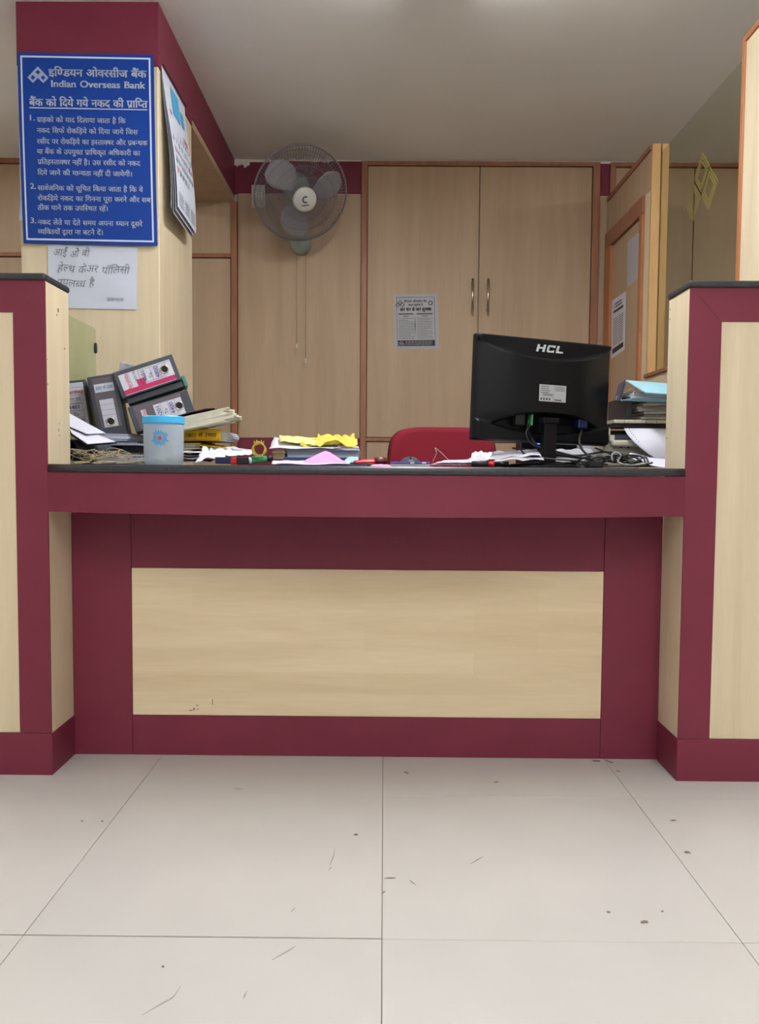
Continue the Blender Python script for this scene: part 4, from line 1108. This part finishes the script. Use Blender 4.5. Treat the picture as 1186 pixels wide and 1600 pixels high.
# green marker
a = at(389, 720, 2.08); b = at(416, 717, 2.10)
t = thing('glue_stick', a, 'short green tube with a white end beside the rubber bands', 'tube')
v = (b-a); MB().tube([a+v*.12, b], .0085, 14).build('barrel', 'green', t); MB().tube([a, a+v*.11], .0088, 14).build('white_end', 'white', t)
MB().tube([b+v*.01, b+v*.35], .0078, 12).build('dark_cap', 'blackm', t)
MB().rbox((a.x+.008, 2.074, a.z+.007), (b.x-.004, 2.082, a.z+.0115), .001).build('clip', 'green', t)
# rubber bands
c_ = at(405, 702.5, 2.20)
t = thing('rubber_band_bundle', c_-Vector((0, 0, .02)), 'bundle of yellow rubber bands standing behind the green tube', 'rubber bands')
for k in range(7):
    mb = MB(); ph = k*.6; rx_ = .0165+.0015*math.sin(k*2); ry_ = .0175+.002*math.cos(k*3)
    mb.tube([c_+Vector((rx_*math.cos(q)+.0015*math.sin(3*q+ph), (k-3)*.0028+.003*math.sin(2*q+ph), ry_*math.sin(q)+.0015*math.cos(4*q+ph))) for q in [2*math.pi*i/28 for i in range(28)]], .0013, 5, closed=True)
    mb.build('rubber_band', 'band', t)
mb = MB(); mb.smooth = False
for k in range(5): mb.tube(bez([c_+Vector((-.012+k*.006, -.004, .016)), c_+Vector((-.013+k*.0065, -.006, .022+.003*(k % 2))), c_+Vector((-.008+k*.005, .004, .018))], 4), .0012, 4)
mb.build('band_ends', 'yellow', t)

# ------------------------------------------------------------------ centre stack
book('ledger', 'blue-covered ledger at the bottom of the centre stack', 443, 715, 560, 723.5, 2.30, .22, 'blue_f', 'blue_f', nlay=2, ct_=.003)
book('ledger', 'thick worn account book with white pages in the centre stack', 446, 700, 562, 715, 2.33, .2, 'grey_paper', 'white', nlay=7, ct_=.0012)
book('ledger', 'short brown-edged book at the left of the centre stack', 424, 702, 447, 717, 2.31, .2, 'cream', mat('brown_edges', srgb(160, 140, 110), .8, var=.2, vscale=80), nlay=5, ct_=.001)
sheet_px('paper_sheet', 'printed white sheet under the yellow wrapping on the centre stack', [(421, 702, 2.30), (534, 701, 2.31), (520, 694, 2.46), (428, 684, 2.44)], 'white', .004, 31, 14, 10)
sheet_px('paper_sheet', 'pale grey sheet hanging over the thick account book', [(447, 703, 2.31), (562, 704, 2.31), (560, 698, 2.46), (450, 697, 2.46)], 'grey_paper', .003, 33, 14, 8)
sheet_px('crumpled_wrapping', 'crumpled bright yellow wrapping on the centre stack', [(470, 699, 2.33), (556, 699, 2.33), (556, 686, 2.42), (500, 684, 2.44)], 'yellow', .020, 41, 30, 16, .0012, 'wrapping', fr=3.6)
sheet_px('crumpled_wrapping', 'paler yellow wrapping lying left on the centre stack', [(438, 690, 2.34), (500, 697, 2.34), (512, 686, 2.42), (436, 681, 2.42)], mat('pale_yellow', srgb(228, 220, 140), .7), .009, 43, 18, 10, .001, 'wrapping', fr=3.0)
a = [at(*p) for p in ((468, 724, 2.14), (542, 723, 2.14), (515, 707, 2.20), (508, 704, 2.20))]
mb = MB(); fn_ = quadfn(*a); mb.sheet(lambda u, v: fn_(u, v)+Vector((0, 0, .003*noise.noise(Vector((u*5, v*5, 2))))), 12, 10, .0008); tag(mb.build('pink_slip', 'pink'), 'pink slip peaked up in front of the centre stack', 'paper')
sheet_px('paper_sheet', 'pink-white sheet flat at the foot of the pink slip', [(432, 726, 2.10), (545, 726, 2.10), (548, 722, 2.2), (450, 720, 2.2)], mat('pale_pink', srgb(225, 200, 220), .7), .003, 51)
sheet_px('blue_folder', 'thin dark blue folder edge under the papers at the counter edge', [(430, 727, 2.07), (572, 728, 2.07), (576, 724.5, 2.26), (436, 724, 2.26)], 'navy', 0, t=.002, cat='folder')
sheet_px('paper_sheet', 'narrow light blue slip beside the pink slip', [(536, 722, 2.2), (560, 723, 2.2), (560, 714, 2.24), (545, 714, 2.24)], 'sky', .001, 3)
sheet_px('paper_sheet', 'dark-edged white sheet at the left foot of the centre stack', [(424, 726, 2.12), (470, 726, 2.12), (465, 722, 2.25), (426, 720, 2.25)], 'white', .004, 55)
# stapler
a = at(552, 725, 2.14); b = at(606, 725, 2.14)
t = thing('stapler', ((a.x+b.x)/2, 2.16, ZT), 'red and black stapler at the counter edge right of the centre stack', 'stapler')
Ts = rot((a.x, 2.14, ZT+.001), 0, 0, 6); Lx = b.x-a.x
MB().rbox((.0, 0, 0), (Lx, .026, .005), .002, Ts).build('base', 'blackm', t)
mb = MB(); mb.smooth = True
def top_(u, v):
    x_ = .002+u*(Lx*.62); return Ts @ Vector((x_, .013+.012*math.cos(math.pi*v), .008+.010*math.sin(math.pi*v)*(.55+.45*math.sin(min(1, u*1.3)*1.57))))
mb.sheet(top_, 12, 8, .0015); mb.build('arm', 'red', t)
mb = MB(); mb.smooth = True; mb.lathe([(.0001, 0), (.013, .002), (.0135, .012), (.010, .020), (.0001, .022)], 20, Ts @ Matrix.Translation((Lx*.8, .014, .004)) @ Matrix.Diagonal((1.5, 1, .95, 1))); mb.build('hinge', mat('dark_red', srgb(90, 15, 28), .35), t)
sheet_px('paper_sheet', 'small pink scrap by the stapler at the counter edge', [(578, 728.5, 2.08), (612, 729, 2.08), (608, 726, 2.13), (584, 725.5, 2.13)], 'pink', .001, 5)
# pen box and mouse
a = at(610, 727, 2.10); b = at(672, 719, 2.10); za = ZT+.0006
t = thing('pen_box', ((a.x+b.x)/2, 2.12, za), 'flat purple and white box beside the mouse', 'box')
MB().rbox((a.x, 2.10, za), (b.x, 2.15, za+.0065), .001).build('tray', 'grey_paper', t); MB().rbox((a.x, 2.099, za+.0068), (b.x, 2.151, za+.0125), .001).build('lid', 'purple', t)
for q in (.5, .80): MB().box((a.x+(b.x-a.x)*q, 2.0984, za+.0072), (a.x+(b.x-a.x)*(q+.1), 2.0989, za+.0118)).build('white_patch', 'white', t)
c_ = at(641, 719, 2.30)
t = thing('computer_mouse', (c_.x, 2.30, ZT), 'dark rounded computer mouse behind the purple box', 'mouse')
mb = MB(); mb.smooth = True; mb.lathe([(.028, 0), (.030, .006), (.028, .015), (.021, .023), (.011, .0275), (.004, .0285), (.0001, .0286)], 28, Matrix.Translation((c_.x, 2.30, ZT+.0006)) @ Matrix.Diagonal((1, 1.7, 1, 1))); mb.build('shell', 'filegrey', t)
MB().lathe([(.0001, -.003), (.008, -.003), (.009, 0), (.008, .003), (.0001, .003)], 14, frame((c_.x, 2.268, ZT+.021), (0, 1, 0), (0, 0, 1), (1, 0, 0))).build('wheel', 'blackm', t)
mb = MB(); mb.tube(bez([at(676, 722, 2.15), at(682, 708, 2.15), at(680, 700, 2.16), at(688, 706, 2.16), at(703, 720, 2.14), at(720, 728, 2.12)], 8), .0009, 5)
tag(mb.build('thin_wire', 'greycable'), 'thin pale wire looping up above the pink papers', 'wire')
# pink papers
for k, (x0, x1, y, m_, lb) in enumerate(((668, 730, 726.5, 'white', 'lowest white sheet of the pink-topped pile left of the monitor'), (674, 735, 724.5, 'pink', 'pink sheet in the pile left of the monitor'), (680, 738, 722.5, 'white', 'top white sheet of the pink-topped pile left of the monitor'))):
    sheet_px('paper_sheet', lb, [(x0, y+1, 2.12), (x1, y, 2.12), (x1+4, y-4, 2.3), (x0+18, y-3, 2.3)], m_, .002, 60+k)
sheet_px('crumpled_paper', 'folded white paper standing up left of the monitor', [(728, 725, 2.16), (762, 722, 2.16), (772, 709, 2.24), (742, 707, 2.24)], 'white', .010, 71, 14, 10, fr=3.0)
sheet_px('crumpled_paper', 'grey scribbled paper leaning at the foot of the standing white paper', [(726, 727, 2.13), (760, 720, 2.13), (758, 712, 2.2), (745, 712, 2.2)], 'grey_paper', .006, 73, 12, 8, fr=3.0)
for k, (p_, m_, lb) in enumerate((([(758, 719, 2.3), (846, 712, 2.3), (838, 703, 2.42), (765, 708, 2.42)], 'white', 'long white paper heap behind the monitor neck, left part'), ([(770, 722, 2.26), (850, 720, 2.26), (845, 712, 2.36), (780, 714, 2.36)], 'grey_paper', 'grey papers under the heap left of the monitor neck'), ([(862, 715, 2.5), (930, 713, 2.5), (922, 702, 2.6), (866, 704, 2.6)], 'white', 'white papers right of the monitor neck'), ([(866, 723, 2.46), (930, 722, 2.46), (925, 714, 2.56), (870, 713, 2.56)], 'grey_paper', 'grey papers low down right of the monitor neck'))):
    sheet_px('crumpled_paper', lb, p_, m_, .009, 80+k, 18, 10, fr=3.0)
# black marker with red band
a = at(737, 722.5, 2.13); b = at(795, 724.5, 2.11); a.z = b.z = ZT+.0085; v = b-a
t = thing('marker_pen', a, 'black marker pen with a red band in front of the papers', 'pen')
MB().tube([a, a+v*.46], .0075, 14).build('cap', 'blackm', t); MB().tube([a+v*.462, a+v*.62], .0072, 14).build('band', 'red', t); MB().tube([a+v*.622, b], .007, 14).build('barrel', 'black', t)
# small modem with blue light behind the monitor
a = at(815, 703, 2.62); b = at(902, 690, 2.62)
t = thing('modem', ((a.x+b.x)/2, 2.66, a.z-.02), 'black box with a blue light behind the monitor neck', 'modem')
MB().rbox((a.x, 2.62, ZT+.001), (b.x, 2.74, b.z), .004).build('case', 'black', t)
q = at(839, 693, 2.62); MB().rbox((q.x-.009, 2.617, q.z-.003), (q.x+.009, 2.6205, q.z+.003), .001).build('indicator', 'led', t)
a = at(912, 724, 2.60); b = at(928, 686, 2.60)
tag(MB().rbox((a.x, 2.60, ZT+.001), (b.x, 2.68, b.z), .002).build('white_carton', 'white'), 'narrow white carton standing between the monitor and the printer', 'box')

# ------------------------------------------------------------------ cables
cabs = [([MT(.36, .17, .035), at(828, 680, 2.36), at(845, 700, 2.36), at(880, 712, 2.37), at(930, 716, 2.4), at(985, 712, 2.38)], .0035, 'cable', 'thick black cable hanging from the left plug of the monitor'),
        ([MT(.375, .15, .04), at(822, 678, 2.33), at(832, 694, 2.33), at(860, 703, 2.34), at(905, 714, 2.34), at(960, 722, 2.3)], .0028, 'cable', 'black cable sweeping down in front of the monitor neck'),
        ([MT(.765, .14, .04), at(905, 690, 2.36), at(915, 708, 2.34), at(940, 718, 2.32), at(1000, 722, 2.28)], .0036, 'cable', 'black cable dropping from the blue video plug'),
        ([at(800, 700, 2.42), at(850, 706, 2.42), at(900, 712, 2.4), at(950, 706, 2.4), at(1000, 716, 2.36)], .003, 'cable', 'black cable lying across the papers behind the monitor'),
        ([at(905, 724, 2.3), at(935, 714, 2.3), at(960, 722, 2.3), at(990, 714, 2.3), at(1005, 724, 2.28)], .0035, 'cable', 'black cable coiled low in front of the printer'),
        ([at(930, 700, 2.44), at(960, 712, 2.3), at(975, 722, 2.26), at(1010, 724, 2.24)], .003, 'cable', 'black cable running down the left side of the printer'),
        ([at(958, 722, 2.24), at(956, 712, 2.24), at(962, 707, 2.24), at(970, 712, 2.24), at(966, 722, 2.24), at(985, 727, 2.22), at(1010, 724, 2.22)], .003, 'greycable', 'grey cable looped in front of the printer'),
        ([at(812, 690, 2.33), at(818, 708, 2.34), at(850, 716, 2.3), at(900, 720, 2.28), at(950, 726, 2.26)], .0026, 'cable', 'thin black cable passing in front of the monitor base')]
for pts, r_, m_, lb in cabs:
    P_ = bez(pts, 9)
    for p in P_: p.z = max(p.z, ZT+r_)
    tag(MB().tube(P_, r_, 8).build('cable', m_), lb, 'cable')
mb = MB(); r7 = random.Random(77)
for k in range(5):
    c0_ = r7.uniform(880, 960); pts = [at(c0_+q*14+r7.uniform(-8, 8), r7.uniform(712, 726), r7.uniform(2.2, 2.35)) for q in range(6)]
    P_ = bez(pts, 6)
    for p in P_: p.z = max(p.z, ZT+.003)
    mb.tube(P_, .0027, 6)
tag(mb.build('cable_tangle', 'cable'), 'tangle of black leads on the counter between monitor and printer', 'cables', kind='stuff')
# adapter
c_ = at(930, 718, 2.26); tag(MB().rbox((c_.x-.02, 2.25, ZT+.001), (c_.x+.02, 2.30, ZT+.022), .004).build('power_adapter', 'blackm'), 'small black power adapter among the cables by the printer', 'adapter')

# ------------------------------------------------------------------ printer
Yp = 2.46
pa = at(944, 720, Yp); x0 = pa.x; x1 = .985; zp0 = ZT+.006
zt_ = at(985, 657, Yp).z
pr_ = thing('dot_matrix_printer', ((x0+x1)/2, 2.6, ZT), 'beige dot matrix printer feeding paper, behind the right partition', 'printer')
z_ = lambda py: at(990, py, Yp).z
MB().rbox((x0, Yp+.01, zp0), (x1, Yp+.26, z_(690)), .005).build('lower_case', 'printer', pr_)
MB().rbox((x0+.02, Yp-.02, z_(698)), (x1, Yp+.012, z_(688)), .006).build('front_roller_bar', 'printer', pr_)
MB().rbox((x0+.025, Yp+.04, z_(690)), (x1, Yp+.25, z_(672)), .003).build('inner_frame', 'blackm', pr_)
MB().rbox((x0+.028, Yp-.0, z_(669)), (x1, Yp+.06, z_(662)), .002).build('tear_bar', 'blackm', pr_)
n_ = 9; xa, xb = x0+.026, x1
for k in range(n_):
    w = (xb-xa)/n_; MB().rbox((xa+k*w, Yp-.004, z_(661.5)), (xa+(k+1)*w-.0012, Yp+.24, z_(656)), .0015, seg=1).build('cover_rib', 'printer', pr_)
MB().rbox((x0, Yp+.012, z_(690)), (x0+.022, Yp+.25, z_(668)), .005).build('side_cheek', 'printer', pr_)
MB().lathe([(.0001, 0), (.012, 0), (.013, .004), (.012, .014), (.0001, .016)], 20, frame((x0-.001, Yp+.06, z_(675)), (0, 1, 0), (0, 0, 1), (-1, 0, 0))).build('platen_knob', 'printer', pr_)
MB().lathe([(.0001, 0), (.011, 0), (.011, .05), (.0001, .05)], 18, frame((x0+.03, Yp+.02, z_(684)), (0, 1, 0), (0, 0, 1), (1, 0, 0))).build('tractor', 'filegrey', pr_)
MB().rbox((x0+.012, Yp-.004, z_(690)), (x0+.030, Yp+.02, z_(680)), .003).build('tractor_end', 'printer', pr_)
MB().tube([(x0+.03, Yp+.03, z_(665)), (x1, Yp+.03, z_(665))], .008, 12).build('platen', 'blackm', pr_)
for dx in (.050, .073): MB().rbox((x0+dx, Yp+.0075, z_(700)), (x0+dx+.006, Yp+.0105, z_(696.5)), .001, seg=1).build('button', 'blackm', pr_)
# continuous paper hanging in front
top = [at(975, 670, Yp-.02), at(1060, 670, Yp-.02)]
def hang(u, v):
    # v 0 at top, 1 at bottom; left edge sweeps to the right as it falls
    xl = at(975, 670, Yp-.02).x+(.105*v**2.1); xr = 1.02
    z = z_(670)-(z_(670)-ZT-.012)*v; y = Yp-.02-.11*math.sin(v*1.9)*(.6+.4*u)-.01*math.sin(u*6+v*3)
    return Vector((xl+(xr-xl)*u, y, z+.010*math.sin(u*3.1)*v*(1-v)*4))
mb = MB(); mb.smooth = True; mb.sheet(hang, 22, 24, .0006)
o = mb.build('continuous_paper', 'white'); tag(o, 'white continuous paper curling out of the printer front', 'paper')
mb = MB(); 
for k in range(7):
    p = hang(.045, .03+k*.06); mb.lathe([(.0016, 0), (.0001, 0)], 8, frame(p+Vector((0, -.0012, 0)), (1, 0, 0), (0, 0, 1), (0, -1, 0)))
s_ = mb.build('sprocket_holes', 'fileblack', o); tag(s_, kind='stuff')
def fold(u, v):
    a_ = quadfn(at(982, 714, 2.34), at(1055, 728, 2.24), at(1055, 716, 2.4), at(986, 706, 2.42))(u, v)
    return a_+Vector((0, 0, -.012*math.sin(u*2.6)*(1-v)+.004*math.sin(v*4)))
mb = MB(); mb.smooth = True
mb.sheet(lambda u, v: (lambda p: Vector((p.x, p.y, max(p.z, ZT+.003))))(fold(u, v)), 16, 10, .0006); tag(mb.build('folded_paper', 'white'), 'lower fold of white printer paper lying on the counter', 'paper')

# papers and files on the printer
zt2 = z_(656)+.0008
a = at(975, 650, Yp+.02)
t = thing('lever_arch_file', (a.x+.06, Yp+.1, zt2), 'black file with film-wrapped papers lying on the printer', 'file')
zA, zB = zt2, at(985, 623, Yp+.02).z
mb = MB(); mb.rbox((a.x, Yp+.0, zA), (a.x+.018, Yp+.2, zB), .003, rot((0, 0, 0))); mb.rbox((a.x, Yp+.0, zB), (1.06, Yp+.2, zB+.004), .001); mb.build('cover', 'fileblack', t)
mb = MB(); r_ = random.Random(8)
for k in range(8):
    z0_ = zA+.001+k*(zB-zA-.003)/8; th_ = (zB-zA-.003)/8*.9
    def lf(u, v, z0_=z0_, k=k): return Vector((a.x+.045+.012*math.sin(k*1.3)+u*.12, Yp-.004+.008*math.sin(k*2.1)+v*.18, z0_+th_/2+.007*math.sin(u*3.1)*(k/8)*.6))
    mb.sheet(lf, 8, 4, th_)
mb.build('wrapped_papers', 'plastic_bag', t)
# pale blue file, open wedge
p1 = at(969, 625, Yp+.0); p2 = at(978, 594, Yp+.0)
t = thing('lever_arch_file', (p1.x+.06, Yp+.1, p1.z), 'pale blue file lying open on top of the printer pile', 'file')
mb = MB(); 
s0 = p1; s1 = p2; far = Vector((.02, .26, 0))
mb.quadslab([s0, s1, s1+Vector((0.055, .26, .012)), s0+Vector((.055, .26, .006))], .003); mb.build('spine', 'navy', t)
mb = MB(); mb.quadslab([s0+Vector((.0035, .004, .001)), s0+Vector((.06, .26, .006)), s1+Vector((.058, .26, .008)), s1+Vector((.0035, .004, -.001))], .0008); mb.build('lining', 'mint', t)
# top cover: ridge falls to the right front
q0, q1 = s1, at(1009, 613, Yp-.10); q2 = at(1075, 618, Yp-.10); q3 = at(1075, 601, Yp+.10)
mb = MB(); mb.add([q0, q1, q2, q3], [(0, 1, 2, 3)]); mb.add([v_+Vector((0, .0005, -.003)) for v_ in (q0, q1, q2, q3)], [(3, 2, 1, 0)])
mb.add([q0, q1, q1+Vector((0, .0005, -.003)), q0+Vector((0, .0005, -.003))], [(0, 3, 2, 1)]); mb.add([q1, q2, q2+Vector((0, .0005, -.003)), q1+Vector((0, .0005, -.003))], [(0, 3, 2, 1)])
mb.build('cover', 'sky', t)
mb = MB(); mb.quadslab([s0, at(1008, 619, Yp-.02), at(1075, 629, Yp-.02), s0+Vector((.1, .22, .002))], -.002); mb.build('lower_cover', 'sky', t)
rg = at(989, 612, Yp+.01); mb = MB(); mb.tube([rg+Vector((.010*math.cos(q), .01, .010*math.sin(q))) for q in [2*math.pi*i/24 for i in range(24)]], .0011, 6, closed=True); mb.build('finger_ring', 'steel', t)
mb = MB()
for k in range(5): mb.box((at(985, 622, Yp).x+k*.0008, Yp-.02, at(990, 623-k*2.4, Yp).z), (at(1060, 622, Yp).x, Yp+.16, at(990, 621-k*2.4, Yp).z))
mb.build('pages', 'white', t)

# ------------------------------------------------------------------ small glass screen behind the left partition
gx = -.99; zt3 = 1.258
t = thing('glass_screen', (gx, 2.62, ZT), 'small green glass screen standing on the worktop behind the upright files', 'glass screen')
mb = MB(); pts = [(2.48, ZT+.001), (2.77, ZT+.001), (2.77, zt3-.012), (2.762, zt3-.003), (2.75, zt3), (2.48, zt3)]
n = len(pts); vs = [(gx-.003, y_, zq) for y_, zq in pts]+[(gx+.003, y_, zq) for y_, zq in pts]
mb.add(vs, [tuple(range(n)), tuple(range(2*n-1, n-1, -1))]+[(i, (i+1) % n, n+(i+1) % n, n+i) for i in range(n)]); mb.build('pane', 'glass_green', t)
c_ = atX(148, 544, gx+.004); MB().lathe([(.0001, 0), (.009, 0), (.009, .006), (.0001, .007)], 16, frame((gx+.004, 2.757, c_.z), (0, 1, 0), (0, 0, 1), (1, 0, 0)) @ Matrix.Diagonal((1, 2, 1, 1))).build('clip', 'fileblack', t)

# ------------------------------------------------------------------ groups and print kinds
GROUPS = {'ledger': 'ledgers and account books on the counter', 'flat_file': 'flat files piled on the counter', 'paper_sheet': 'loose sheets on the counter',
          'crumpled_paper': 'crumpled papers on the counter', 'white_card': 'white cards by the left partition', 'cable': 'cables around the monitor and printer',
          'crumpled_wrapping': 'yellow wrappings on the centre stack', 'printed_notice': 'printed notices taped to doors', 'ceiling_light': 'ceiling lights', 'counter_partition': 'raised counter partitions'}
for o in bpy.data.objects:
    b_ = o.name.split('.')[0]
    if o.parent is None and b_ in GROUPS: o['group'] = GROUPS[b_]
    if o.parent is None and b_ == 'lever_arch_file': o['group'] = 'lever-arch files left of the jar' if o.location.x < 0 else 'lever-arch files on the printer'
    if o.parent and b_ in ('heading_lettering', 'rule_lettering', 'dates', 'red_dates', 'handwriting', 'writing', 'print', 'fine_print', 'reversed_print', 'label_print', 'ruling', 'maker_name', 'daisy_petals'): o['kind'] = 'stuff'
bpy.data.objects.remove(_fo)
